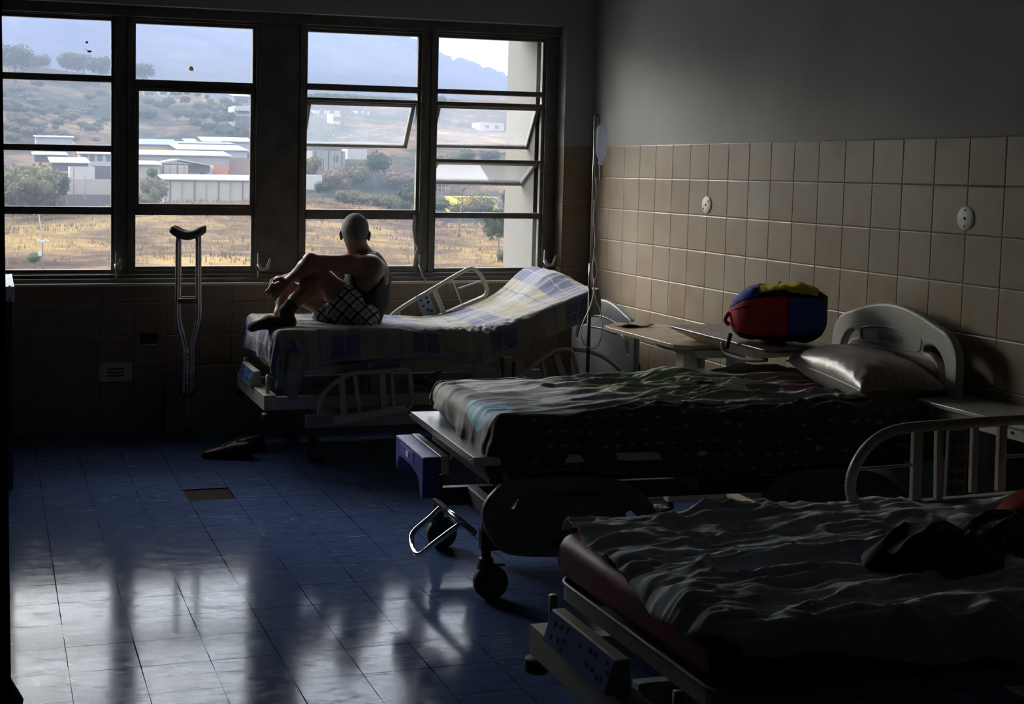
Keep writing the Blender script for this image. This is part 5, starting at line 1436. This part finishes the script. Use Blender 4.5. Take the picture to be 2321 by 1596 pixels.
# ------------------------------------------------------------------ white topped table at the right
t3 = empty('overbed_table', (3.66, 4.08, 0)); tag(t3, 'white-topped over-bed table at the right wall behind the nearest bed rail', 'table')
MB().prism([(a, b) for a, b in rrect(-.13, .17, -.40, .24, .02)], .735, .752, 'XY').build('table_top', simple('white_laminate', (.42, .42, .40), .18, 0, .06), t3, .003)
MB().b2(-.105, -.085, -.36, .19, .685, .735).b2(.10, .12, -.36, .19, .685, .735).build('bracket', M_ENAMEL2, t3, .002)
for y_ in (.15, -.05, -.25): MB().tube([(-.107, y_, .71), (-.100, y_, .71)], .007, 8).build('bolt', M_RUBBER, t3)
MB().b2(-.03, .03, -.05, .01, .07, .74).build('column', M_ENAMEL2, t3, .003)
MB().b2(-.30, .15, -.05, .0, .045, .085).b2(-.05, 0, -.32, .22, .045, .085).build('foot', M_ENAMEL2, t3, .003)
for x_, y_ in ((-.28, -.025), (.12, -.025), (-.025, .2), (-.025, -.3)): MB().lathe([(.001, -.012), (.022, -.012), (.024, 0), (.022, .012), (.001, .012)], (x_, y_, .024), 'X', 16).build('castor', M_RUBBER, t3)

# ------------------------------------------------------------------ small things on the walls
def disc(y, z, rot, label):
    o = empty('wall_cover', (XR - .001, y, z)); tag(o, label, 'cover plate')
    MB().lathe([(.001, -.007), (.042, -.006), (.048, -.003), (.050, 0)], (0, 0, 0), 'X', 32).build('disc', simple('white_cover', (.80, .80, .78), .5, 0, .12, 30.), o)
    for a, r_, s_ in ((0, 0, .0055), (rot, .033, .0035), (rot + PI, .033, .0035)):
        MB().tube([(-.009, r_ * math.cos(a), r_ * math.sin(a)), (-.004, r_ * math.cos(a), r_ * math.sin(a))], s_, 10).build('screw_hole', M_RUBBER, o)
    return o


disc(6.462, 1.457, 2.4, 'round white cover plate on the tiles, the one nearer the window')
disc(4.447, 1.465, 1.57, 'round white cover plate on the tiles, the one at the far right')
o = empty('wall_socket', (XR, 7.25, .415)); tag(o, 'dark electrical socket low on the tiled wall under the tan table', 'socket')
MB().b2(-.008, 0, -.07, .07, -.045, .045).build('plate', simple('brown_bakelite', (.05, .035, .03), .4), o, .003)
for y_ in (-.03, .03): MB().lathe([(.001, -.010), (.016, -.010), (.018, -.008)], (0, y_, 0), 'X', 14).build('outlet', M_RUBBER, o)
o = empty('blank_socket', (.915, YW, .57)); tag(o, 'open dark wall box in the tiles left of the crutches', 'socket')
MB().b2(-.055, .055, -.006, 0, -.035, .035).build('plate', simple('dark_hole', (.02, .018, .016), .8), o, .002)
MB().tube([(-.055, -.006, -.034), (0, -.010, -.037), (.05, -.006, -.033)], .004, 6).build('broken_edge', M_LEDGE, o)
o = empty('wall_vent', (.712, YW, .37)); tag(o, 'white vent grille with three slots low on the window wall', 'vent')
MB().prism([(a, b) for a, b in rrect(-.098, .098, -.057, .057, .012)], -.012, 0, 'XZ').build('plate', simple('old_white', (.50, .49, .46), .5), o, .003)
for k in (-1, 0, 1): MB().b2(-.05, .05, -.0135, -.011, k * .021 - .004, k * .021 + .004).build('slot', M_RUBBER, o)

# narrow white-capped panel at the far left
o = empty('folding_screen', (.078, 7.0, 0)); tag(o, 'white-capped narrow screen end standing edge-on at the left edge of the room', 'screen')
MB().b2(-.024, .022, -.40, .36, .945, 1.02).build('cap', simple('white_cap', (.72, .74, .78), .4), o, .003)
MB().b2(-.018, .014, -.38, .34, .0, .945).build('panel', simple('dark_panel', (.05, .055, .07), .6), o, .002)
for y_ in (-.385, .33): MB().tube([(0, y_, .999 + .02), (0, y_, 1.0225)], .006, 8).build('screw', M_RUBBER, o)
MB().tube([(0, -.4005, .955), (0, -.398, .955)], .006, 8).build('screw', M_RUBBER, o)

# shoes and a scrap on the floor
def shoe(loc, rz, label):
    o = empty('shoe', loc, rz); tag(o, label, 'shoe')
    pts = [(-.13, .036, .055, .075), (-.10, .040, .050, .085), (-.03, .038, .047, .075), (.04, .042, .037, .055), (.10, .044, .028, .042), (.14, .030, .02, .03)]
    m = MB(); n = 14; vs = []
    for x, w, zc, h in pts:
        for k in range(n):
            a = 2 * PI * k / n; vs.append((x, w * math.cos(a), max(.012, zc + h * .5 * math.sin(a) if math.sin(a) > 0 else .012)))
    fs = [(i * n + k, i * n + (k + 1) % n, (i + 1) * n + (k + 1) % n, (i + 1) * n + k) for i in range(len(pts) - 1) for k in range(n)] + [tuple(range(n)), tuple((len(pts) - 1) * n + k for k in range(n))]
    m.add(vs, fs, True); m.build('upper', simple('black_leather', (.005, .005, .006), .5), o)
    MB().prism([(a, b) for a, b in [(-.14, -.03), (-.14, .03), (-.03, .036), (.06, .046), (.13, .034), (.15, 0), (.13, -.034), (.06, -.046), (-.03, -.036)]], 0, .014, 'XY').build('sole', M_RUBBER, o, .003)
    MB().tube([(-.02, -.02, .088), (.03, 0, .072), (.02, .025, .07)], .004, 6).build('lace', M_ABSD, o)
    return o


shoe((1.26, 7.10, 0), 2.9, 'black shoe on the floor by the foot of the window bed, the nearer one')
shoe((1.36, 7.24, 0), 3.2, 'black shoe beside the other, closer to the bed')
r_ = np.random.RandomState(3); n = 16; A_, B_ = np.meshgrid(np.linspace(-1, 1, n), np.linspace(-1, 1, n), indexing='ij')
G = np.stack([A_ * .055 + .012 * vnoise(A_ * 3, B_ * 3), B_ * .03, .016 + .014 * vnoise(A_ * 3.5, B_ * 3.5, 2.) + .0 * A_], -1)
o = link('crumpled_tissue', grid_mesh('crumpled_tissue', G, simple('tissue', (.55, .53, .48), .8), smooth=False)); o.location = (3.081, 5.545, 0); so = o.modifiers.new('thickness', 'SOLIDIFY'); so.thickness = .002
tag(o, 'small crumpled white tissue on the floor under the middle bed', 'tissue')


# clothes on the near bed
def heap(name, cx, cy, z0, rx, ry, h, mat, rz, seed, label, k=1.):
    n = 70; A_, B_ = np.meshgrid(np.linspace(0, 1, n), np.linspace(0, 2 * PI, n), indexing='ij')
    R = A_ * (1 + .16 * vnoise(np.cos(B_) * 1.7 + seed, np.sin(B_) * 1.7))
    x = R * np.cos(B_) * rx; y = R * np.sin(B_) * ry
    z = h * np.clip(1 - A_ ** 2.4, 0, 1) ** .7 * (1 + .35 * vnoise(x * 7, y * 7, seed)) + folds(x, y, 11, .022, seed, 3., .5) * (1 - A_ ** 6) + .002
    c, s_ = math.cos(rz), math.sin(rz)
    G = np.stack([cx + x * c - y * s_, cy + x * s_ + y * c, z0 + z], -1)
    o = link(name, grid_mesh(name, G, mat)); tag(o, label, 'clothing'); return o


navy = cloth('navy_cotton', (.006, .008, .03)); redc = cloth('red_cotton', (.30, .015, .015))
t = NT('navy_lined'); o_ = t.pos(); l_ = t.noise(o_, 14., 1., .5, 2.5).outputs[0]; l2 = t.math('MULTIPLY', t.math('GREATER_THAN', l_, .485), t.math('LESS_THAN', l_, .51))
t.bsdf(t.mix(l2, (.014, .012, .06), (.40, .37, .33)), .8, 0, .2); M_NL = t.m
heap('navy_garment', 2.26, 2.66, .674, .21, .13, .062, navy, .1, 3, 'crumpled dark navy garment on the nearest bed, left of the patterned cloth')
heap('patterned_cloth', 2.56, 2.72, .676, .17, .14, .070, M_NL, -.3, 11, 'dark cloth with pale branching lines between the navy and red garments')
heap('red_garment', 2.92, 2.90, .676, .24, .14, .105, redc, .0, 17, 'dark red garment heaped at the right on the nearest bed')

# bits of leaf stuck to the panes
def stuck(name, u, v, outline, col, label):
    c = P(u, v, YF); m = MB(); m.prism([(c.x + a * .001, c.z + b * .001) for a, b in outline], YF + .0005, YF + .0035, 'XZ')
    t = NT(name); b = t.bsdf(col, .8, link=False); k = t.n('ShaderNodeBsdfTranslucent', {0: (*col, 1)}).outputs[0]
    t.surf(t.n('ShaderNodeMixShader', {0: .5, 1: b, 2: k}).outputs[0]); o = m.build(name, t.m); tag(o, label, 'leaf')


stuck('yellow_leaf', 434, 156, [(-14, 2), (-9, 14), (0, 17), (9, 12), (12, 0), (14, -16), (6, -9), (0, -15), (-6, -8), (-12, -12)], (.42, .27, .03), 'yellow dry leaf stuck on the upper pane of the second window')
stuck('dead_leaf', 197, 96, [(-8, 2), (-2, 9), (1, 4), (8, 8), (6, -2), (9, -8), (0, -5), (-6, -7)], (.03, .022, .02), 'small dark leaf scrap stuck high on the first window')
stuck('dead_leaf', 202, 116, [(-26, 18), (-14, 8), (-8, 3), (4, 5), (14, 2), (16, -4), (4, -8), (-8, -6), (-11, 1)], (.03, .022, .02), 'dark leaf with a stalk stuck on the first window, the lower scrap')
# ------------------------------------------------------------------ the seated man, grown as one smooth surface
class Field:
    def __init__(s, lo, hi, h):
        s.lo = np.array(lo, float); s.h = h; s.n = np.ceil((np.array(hi) - s.lo) / h).astype(int) + 1
        s.ax = [s.lo[i] + h * np.arange(s.n[i]) for i in range(3)]; s.d = np.full(tuple(s.n), 1.0)

    def sub(s, a, b, pad):
        lo = np.minimum(a, b) - pad; hi = np.maximum(a, b) + pad
        i0 = np.maximum(((lo - s.lo) / s.h).astype(int), 0); i1 = np.minimum(((hi - s.lo) / s.h).astype(int) + 2, s.n)
        sl = tuple(slice(i0[k], max(i1[k], i0[k])) for k in range(3))
        return sl, np.meshgrid(*[s.ax[k][sl[k]] for k in range(3)], indexing='ij')

    def smin(s, sl, v, k):
        o = s.d[sl]
        if k <= 0: s.d[sl] = np.minimum(o, v); return
        hh = np.clip(.5 + .5 * (o - v) / k, 0, 1); s.d[sl] = o * (1 - hh) + v * hh - k * hh * (1 - hh)

    def cap(s, a, b, ra, rb, k=.02):
        a, b = np.array(a, float), np.array(b, float); sl, (X, Y, Z_) = s.sub(a, b, max(ra, rb) + k + .03)
        if X.size == 0: return s
        ab = b - a; L2 = max(ab @ ab, 1e-12)
        t = np.clip(((X - a[0]) * ab[0] + (Y - a[1]) * ab[1] + (Z_ - a[2]) * ab[2]) / L2, 0, 1)
        d = np.sqrt((X - a[0] - t * ab[0]) ** 2 + (Y - a[1] - t * ab[1]) ** 2 + (Z_ - a[2] - t * ab[2]) ** 2) - (ra + (rb - ra) * t)
        s.smin(sl, d, k); return s

    def ell(s, c, r, k=.02, R=None):
        c = np.array(c, float); r = np.array(r, float); sl, (X, Y, Z_) = s.sub(c, c, r.max() + k + .03)
        if X.size == 0: return s
        p = np.stack([X - c[0], Y - c[1], Z_ - c[2]], -1)
        if R is not None: p = p @ np.array(R)          # world -> local with rows of R^T
        q = np.linalg.norm(p / r, axis=-1); g = np.linalg.norm(p / r ** 2, axis=-1) + 1e-9
        s.smin(sl, q * (q - 1) / g, k); return s

    def chain(s, pts, rad, k=.02):
        for i in range(len(pts) - 1): s.cap(pts[i], pts[i + 1], rad[i], rad[i + 1], k)
        return s

    def grid(s): return np.meshgrid(*s.ax, indexing='ij')

    def mesh(s, name, mat):
        d = s.d; ins = d < 0
        n0, n1, n2 = [k - 1 for k in d.shape]
        cnt = np.zeros((n0, n1, n2), np.int8); acc = np.zeros((n0, n1, n2, 3)); num = np.zeros((n0, n1, n2))
        co = [(a, b, c) for a in (0, 1) for b in (0, 1) for c in (0, 1)]
        V = {c: d[c[0]:c[0] + n0, c[1]:c[1] + n1, c[2]:c[2] + n2] for c in co}
        for c in co: cnt += (V[c] < 0)
        act = (cnt > 0) & (cnt < 8)
        for a in co:
            for ax in range(3):
                if a[ax] == 1: continue
                b = list(a); b[ax] = 1; b = tuple(b)
                m = act & ((V[a] < 0) != (V[b] < 0))
                va, vb = V[a][m], V[b][m]; t = va / (va - vb)
                p = np.zeros((m.sum(), 3)); p[:] = a; p[:, ax] = t
                acc[m] += p; num[m] += 1
        idx = -np.ones(act.shape, np.int64); idx[act] = np.arange(act.sum())
        cell = np.argwhere(act); vs = s.lo + s.h * (cell + acc[act] / num[act][:, None])
        F = []
        for ax in range(3):
            o1, o2 = [(1, 2), (2, 0), (0, 1)][ax]
            sa = [slice(0, None)] * 3; sa[ax] = slice(0, -1); sb = [slice(0, None)] * 3; sb[ax] = slice(1, None)
            A, B = ins[tuple(sa)], ins[tuple(sb)]
            e = np.argwhere(A != B); flip = A[A != B]
            ok = (e[:, o1] > 0) & (e[:, o2] > 0) & (e[:, o1] < d.shape[o1] - 1) & (e[:, o2] < d.shape[o2] - 1)
            e = e[ok]; flip = flip[ok]
            u1 = np.zeros(3, int); u1[o1] = 1; u2 = np.zeros(3, int); u2[o2] = 1
            q = [idx[tuple((e - u1 - u2).T)], idx[tuple((e - u2).T)], idx[tuple(e.T)], idx[tuple((e - u1).T)]]
            q = np.stack(q, 1); q[~flip] = q[~flip][:, ::-1]; F.append(q)
        F = np.concatenate(F)
        me = bpy.data.meshes.new(name); me.from_pydata(vs.tolist(), [], F.tolist())
        me.polygons.foreach_set('use_smooth', [True] * len(me.polygons)); me.materials.append(mat); return me


V3 = lambda u, v, y: np.array(P(u, v, y))
pel, wai, che, upp, nek = V3(818, 706, 7.23), V3(831, 672, 7.23), V3(834, 632, 7.22), V3(830, 603, 7.20), V3(816, 578, 7.19)
hed = V3(805, 527, 7.17)
Lv = np.array([-.42, -.90, 0.]); Lv /= np.linalg.norm(Lv)
LS, LE, LW = V3(842, 606, 7.06), V3(706, 592, 6.98), V3(657, 634, 7.11)
RS, RE, RW = V3(848, 604, 7.37), V3(776, 622, 7.42), V3(662, 627, 7.25)
LH, LK, LA = V3(812, 716, 7.10), V3(722, 618, 7.09), V3(648, 706, 7.00)
RH, RK, RA = V3(812, 716, 7.34), V3(648, 656, 7.30), V3(632, 736, 7.22)
LB, LT = V3(655, 730, 6.99), V3(572, 741, 6.96)
RB, RT = V3(640, 742, 7.22), V3(590, 744, 7.28)
lo, hi = np.array([1.30, 6.80, .66]), np.array([2.36, 7.62, 1.40]); HS = .006
vdir = np.array([.30, .95, 0.]); vdir /= np.linalg.norm(vdir); vr = np.array([vdir[1], -vdir[0], 0.])   # the way he looks, and his right
zz = np.array([0, 0, 1.])


def torso(F, o=0., k=.04):
    for c, w, r in ((pel, .085, .105), (wai, .065, .105), (che, .085, .108), (upp, .105, .078)): F.cap(c - Lv * w, c + Lv * w, r + o, r + o, k)
    F.cap(pel, wai, .115 + o, .115 + o, k).cap(wai, che, .112 + o, .115 + o, k).cap(che, upp, .112 + o, .080 + o, k)
    f = np.array([-.9, .42, 0]); F.ell(wai + f * .05 + zz * -.01, (.10 + o, .10 + o, .10 + o), k)
    return F


def leg(F, H, K, A, o=0., k=.03, t1=1.):
    m = H + (K - H) * .5; F.chain([H, m, K], [.082 + o, .072 + o, .052 + o], k)
    c = K + (A - K) * .32; back = np.array([.55, 0, -.3]) * .02
    F.chain([K, c + back, K + (A - K) * .7, A], [.050 + o, .050 + o, .036 + o, .030 + o], k); return F


def foot(F, A, B, T, o=0., k=.02):
    F.chain([A, B], [.031 + o, .032 + o], k); m = B + (T - B) * .55 + zz * .012
    F.chain([B, m, T], [.032 + o, .030 + o, .019 + o], k); s_ = np.cross(T - B, zz); s_ /= np.linalg.norm(s_)
    F.cap(m - s_ * .018, m + s_ * .018, .024 + o, .024 + o, k).cap(T - s_ * .020, T + s_ * .020, .016 + o, .016 + o, k); return F


def hand(F, W_, fdir, side, curl, thumb, o=0.):
    """wrist, direction of the fingers, direction across the palm (towards the thumb), downward curl per joint"""
    fd = fdir / np.linalg.norm(fdir); sd = side - fd * (side @ fd); sd /= np.linalg.norm(sd); nr = np.cross(fd, sd)
    if nr[2] > 0: nr = -nr
    pc = W_ + fd * .05
    for s_ in (-.026, -.009, .009, .026): F.cap(W_ + fd * .012 + sd * s_ * .5, W_ + fd * .085 + sd * s_, .014, .0115, .008)
    F.cap(W_, W_ + fd * .03, .024, .020, .012)
    L_ = [(.034, .030, .022), (.044, .028, .022), (.048, .030, .023), (.042, .028, .021)]
    for q_, (s_, ls) in enumerate(zip((-.031, -.011, .010, .030), [L_[0], L_[3], L_[2], L_[1]])):
        p_ = W_ + fd * .088 + sd * s_; dcur = fd.copy(); a = 0.; r0 = .0098 if q_ else .0085
        for j, l in enumerate(ls):
            a += curl[q_][j]; dd = fd * math.cos(a) + nr * math.sin(a) + sd * (s_ * .9); dd /= np.linalg.norm(dd)
            q2 = p_ + dd * l; F.cap(p_, q2, r0 * (1 - .08 * j), r0 * (1 - .08 * (j + 1)), .0035); p_ = q2
    t0 = W_ + fd * .028 + sd * .022; t1 = t0 + thumb[0]; t2 = t1 + thumb[1]; t3 = t2 + thumb[2]
    F.chain([t0, t1, t2, t3], [.014, .0115, .0105, .008], .006)


F = Field(lo, hi, HS)
torso(F)
F.cap(LS, upp, .060, .07, .04).cap(RS, upp, .060, .07, .04)
F.ell(LS + zz * -.01, (.062, .062, .062), .03); F.ell(RS, (.06, .06, .06), .03)
F.chain([LS, LS + (LE - LS) * .4 + zz * .004, LE], [.058, .049, .040], .03); F.ell(LE + np.array([-.008, 0, .006]), (.040, .038, .038), .02)
F.chain([LE, LE + (LW - LE) * .3 + zz * -.004, LW], [.040, .042, .026], .02)
F.chain([RS, RS + (RE - RS) * .5, RE], [.056, .047, .038], .03); F.chain([RE, RE + (RW - RE) * .3, RW], [.038, .040, .026], .02)
leg(F, LH, LK, LA); leg(F, RH, RK, RA); foot(F, LA, LB, LT); foot(F, RA, RB, RT)
# shoulder blade and neck
F.ell(che + Lv * .07 + np.array([.075, -.03, .03]), (.045, .05, .075), .04)
F.chain([upp + zz * .02, nek, hed - zz * .045 - vdir * .012], [.075, .062, .056], .03)
# head: skull, jaw, face turned to the window
F.ell(hed + zz * .018 - vdir * .010, (.076, .095, .090), .02, np.stack([vr, vdir, zz], 1))
F.ell(hed - zz * .035 + vdir * .028, (.058, .066, .066), .025, np.stack([vr, vdir, zz], 1))
F.ell(hed - zz * .085 + vdir * .070, (.024, .020, .018), .02)                      # chin
F.cap(hed + zz * .005 + vdir * .088, hed - zz * .028 + vdir * .110, .008, .012, .008)  # nose
F.cap(hed + zz * .018 + vdir * .083 - vr * .03, hed + zz * .018 + vdir * .083 + vr * .03, .010, .010, .012)  # brow
F.cap(hed - zz * .055 + vdir * .088 - vr * .018, hed - zz * .055 + vdir * .088 + vr * .018, .007, .007, .006)  # lips
for s_ in (-1, 1):
    e = hed - zz * .018 + vr * s_ * .079 - vdir * .004
    F.ell(e, (.009, .019, .031), .006, np.stack([vr, vdir, zz], 1)); F.ell(e + vr * s_ * .006 + zz * .010 - vdir * .008, (.006, .013, .017), .004, np.stack([vr, vdir, zz], 1))
# hands: right one hanging over the left wrist, fingers down; left one loose beneath it
hand(F, RW, np.array([-.85, -.28, -.10]), np.array([.10, -.8, -.1]), [(.35, .75, .45), (.40, .80, .45), (.35, .70, .45), (.10, .45, .35)], [np.array([-.018, -.018, -.018]), np.array([-.018, -.012, -.02]), np.array([-.010, -.006, -.018])])
hand(F, LW, np.array([-.60, .40, -.55]), np.array([-.3, .3, .6]), [(.2, .45, .4), (.15, .4, .3), (.10, .35, .3), (.05, .3, .3)], [np.array([-.022, -.004, .004]), np.array([-.022, -.004, -.004]), np.array([-.018, -.002, -.008])])

skin = NT('skin'); n_ = skin.noise(skin.pos(), 28., 4.).outputs[0]
skin.bsdf(skin.mix(n_, (.20, .105, .072), (.29, .16, .11)), .42, 0, .45, skin.bump(skin.noise(skin.pos(), 160., 3.).outputs[0], .2, .002)); M_SKIN = skin.m
man = link('person', F.mesh('person', M_SKIN)); tag(man, 'grey-haired man in dark vest and plaid shorts sitting knees up on the window bed', 'person')

# vest
T_ = Field(lo, hi, HS); torso(T_, .010)
T_.cap(LS + (upp - LS) * .35, upp, .062, .08, .03).cap(RS + (upp - RS) * .35, upp, .062, .08, .03)
X, Y, Zg = T_.grid(); Pn = np.stack([X, Y, Zg], -1)
zt = Zg; cut = T_.d


def sph(c, r): return np.linalg.norm(Pn - c, axis=-1) - r


arm_l = np.minimum(sph(LS + Lv * .035 + zz * -.015, .098), sph(LS + Lv * .055 - zz * .08 + np.array([-.02, 0, 0]), .075))
arm_r = sph(RS - Lv * .035 + zz * -.015, .098)
neckc = np.minimum(sph(nek + zz * .045, .098), sph(nek + np.array([-.07, .03, .0]), .09))
v = np.maximum(T_.d, -arm_l); v = np.maximum(v, -arm_r); v = np.maximum(v, -neckc); v = np.maximum(v, (pel[2] - .075) - Zg)
v += .003 * vnoise(X * 22, Y * 22, Zg * 14); T_.d = v
vest = link('vest', T_.mesh('vest', simple('dark_grey_knit', (.016, .017, .019), .85, 0, .2, 60., .4, 300.)), man)
# shorts
S_2 = Field(lo, hi, HS)
for c, w, r in ((pel, .09, .118), (pel - zz * .03, .10, .105)): S_2.cap(c - Lv * w, c + Lv * w, r, r, .03)
for H, K in ((LH, LK), (RH, RK)):
    e = H + (K - H) * .70; S_2.chain([H, H + (K - H) * .4 - zz * .008, e - zz * .016], [.100, .094, .078], .03)
S_2.cap(LH - zz * .05, LH + (LK - LH) * .5 - zz * .10, .055, .05, .05); S_2.cap(RH - zz * .05, RH + (RK - RH) * .5 - zz * .07, .055, .045, .05)
v = S_2.d + .006 * vnoise(X * 16, Y * 16, Zg * 16) + .003 * vnoise(X * 40, Y * 40, Zg * 40)
for H, K in ((LH, LK), (RH, RK)):
    ax_ = (K - H) / np.linalg.norm(K - H); q = (Pn - (H + (K - H) * .56)) @ ax_; near = np.linalg.norm(Pn - K, axis=-1) < .26
    v = np.where(near, np.maximum(v, q + .012 * vnoise(X * 14, Y * 14, Zg * 14)), v)
v = np.where(X > LH[0] + .01, np.maximum(v, Zg - (pel[2] + .06)), v); v = np.maximum(v, .728 - Zg); S_2.d = v
t = NT('plaid_cotton'); o_ = t.pos(); x, y, z = t.xyz(o_)
a_ = t.math('ADD', t.math('MULTIPLY', x, .8), t.math('MULTIPLY', z, .9)); b_ = t.math('ADD', t.math('MULTIPLY', x, -.75), t.math('ADD', t.math('MULTIPLY', z, .8), t.math('MULTIPLY', y, .5)))
fa = t.math('FRACT', t.math('DIVIDE', a_, .072)); fb = t.math('FRACT', t.math('DIVIDE', b_, .072))
bd = lambda f, lo_, hi_: t.math('MULTIPLY', t.math('GREATER_THAN', f, lo_), t.math('LESS_THAN', f, hi_))
wide = t.math('MAXIMUM', bd(fa, .0, .20), bd(fb, .0, .20)); thin = t.math('MAXIMUM', t.math('MAXIMUM', bd(fa, .56, .62), bd(fb, .56, .62)), bd(fa, .78, .83))
c = t.mix(wide, (.50, .49, .46), (.05, .05, .055)); c = t.mix(thin, c, (.03, .03, .035)); c = t.mix(t.math('MULTIPLY', bd(fa, .0, .26), bd(fb, .0, .26)), c, (.012, .012, .016))
t.bsdf(c, .85, 0, .2); link('shorts', S_2.mesh('shorts', t.m), man)
# socks
for nm, (K, A, B, T0) in {'l': (LK, LA, LB, LT), 'r': (RK, RA, RB, RT)}.items():
    G_ = Field(np.minimum(T0, A) - .12, np.maximum(B, A) + .14, .005); up_ = A + (K - A) * .22
    G_.cap(up_, A, .043, .037, .01); foot(G_, A, B, T0, .005)
    X2, Y2, Z2 = G_.grid(); ax_ = (K - A) / np.linalg.norm(K - A); q = (np.stack([X2, Y2, Z2], -1) - (A + (K - A) * .19)) @ ax_
    G_.d = np.maximum(G_.d + .0015 * vnoise(X2 * 60, Y2 * 60, Z2 * 60), q)
    link('sock', G_.mesh('sock', simple('dark_sock', (.022, .018, .016), .9, 0, .2, 80.)), man)
# cropped grey hair
H_ = Field(hed - .13, hed + .14, .005)
H_.ell(hed + zz * .019 - vdir * .010, (.079, .098, .093), .0, np.stack([vr, vdir, zz], 1)); H_.cap(hed - zz * .03 - vdir * .045, hed - zz * .06 - vdir * .035, .046, .040, .02)
X2, Y2, Z2 = H_.grid(); Q = np.stack([X2, Y2, Z2], -1) - hed
f_ = Q @ vdir; sd_ = np.abs(Q @ vr); zr = Q[..., 2]
line = np.where(f_ > -.005, .035 + f_ * .5, -.068 + np.clip(sd_ - .05, 0, 1) * 1.2)
H_.d = np.maximum(H_.d + .0016 * vnoise(X2 * 160, Y2 * 160, Z2 * 160), line - zr)
H_.d = np.maximum(H_.d, f_ - .062)
hr_ = NT('grey_hair'); hn = hr_.noise(hr_.vmul(hr_.pos(), (1, 1, .4)), 420., 3.).outputs[0]
hr_.bsdf(hr_.mix(hn, (.12, .12, .125), (.36, .35, .36)), .7, 0, .3, hr_.bump(hn, .5, .002)); link('hair', H_.mesh('hair', hr_.m), man)
for s_ in (-1, 1):
    MB().lathe([(.001, .011)] + [(.011 * math.sin(a), .011 * math.cos(a)) for a in np.linspace(.3, 2.8, 7)] + [(.001, -.011)], tuple(hed + vdir * .073 + vr * s_ * .030 + zz * .002), 'Z', 12).build('eye', simple('eye_white', (.7, .68, .65), .2), man)
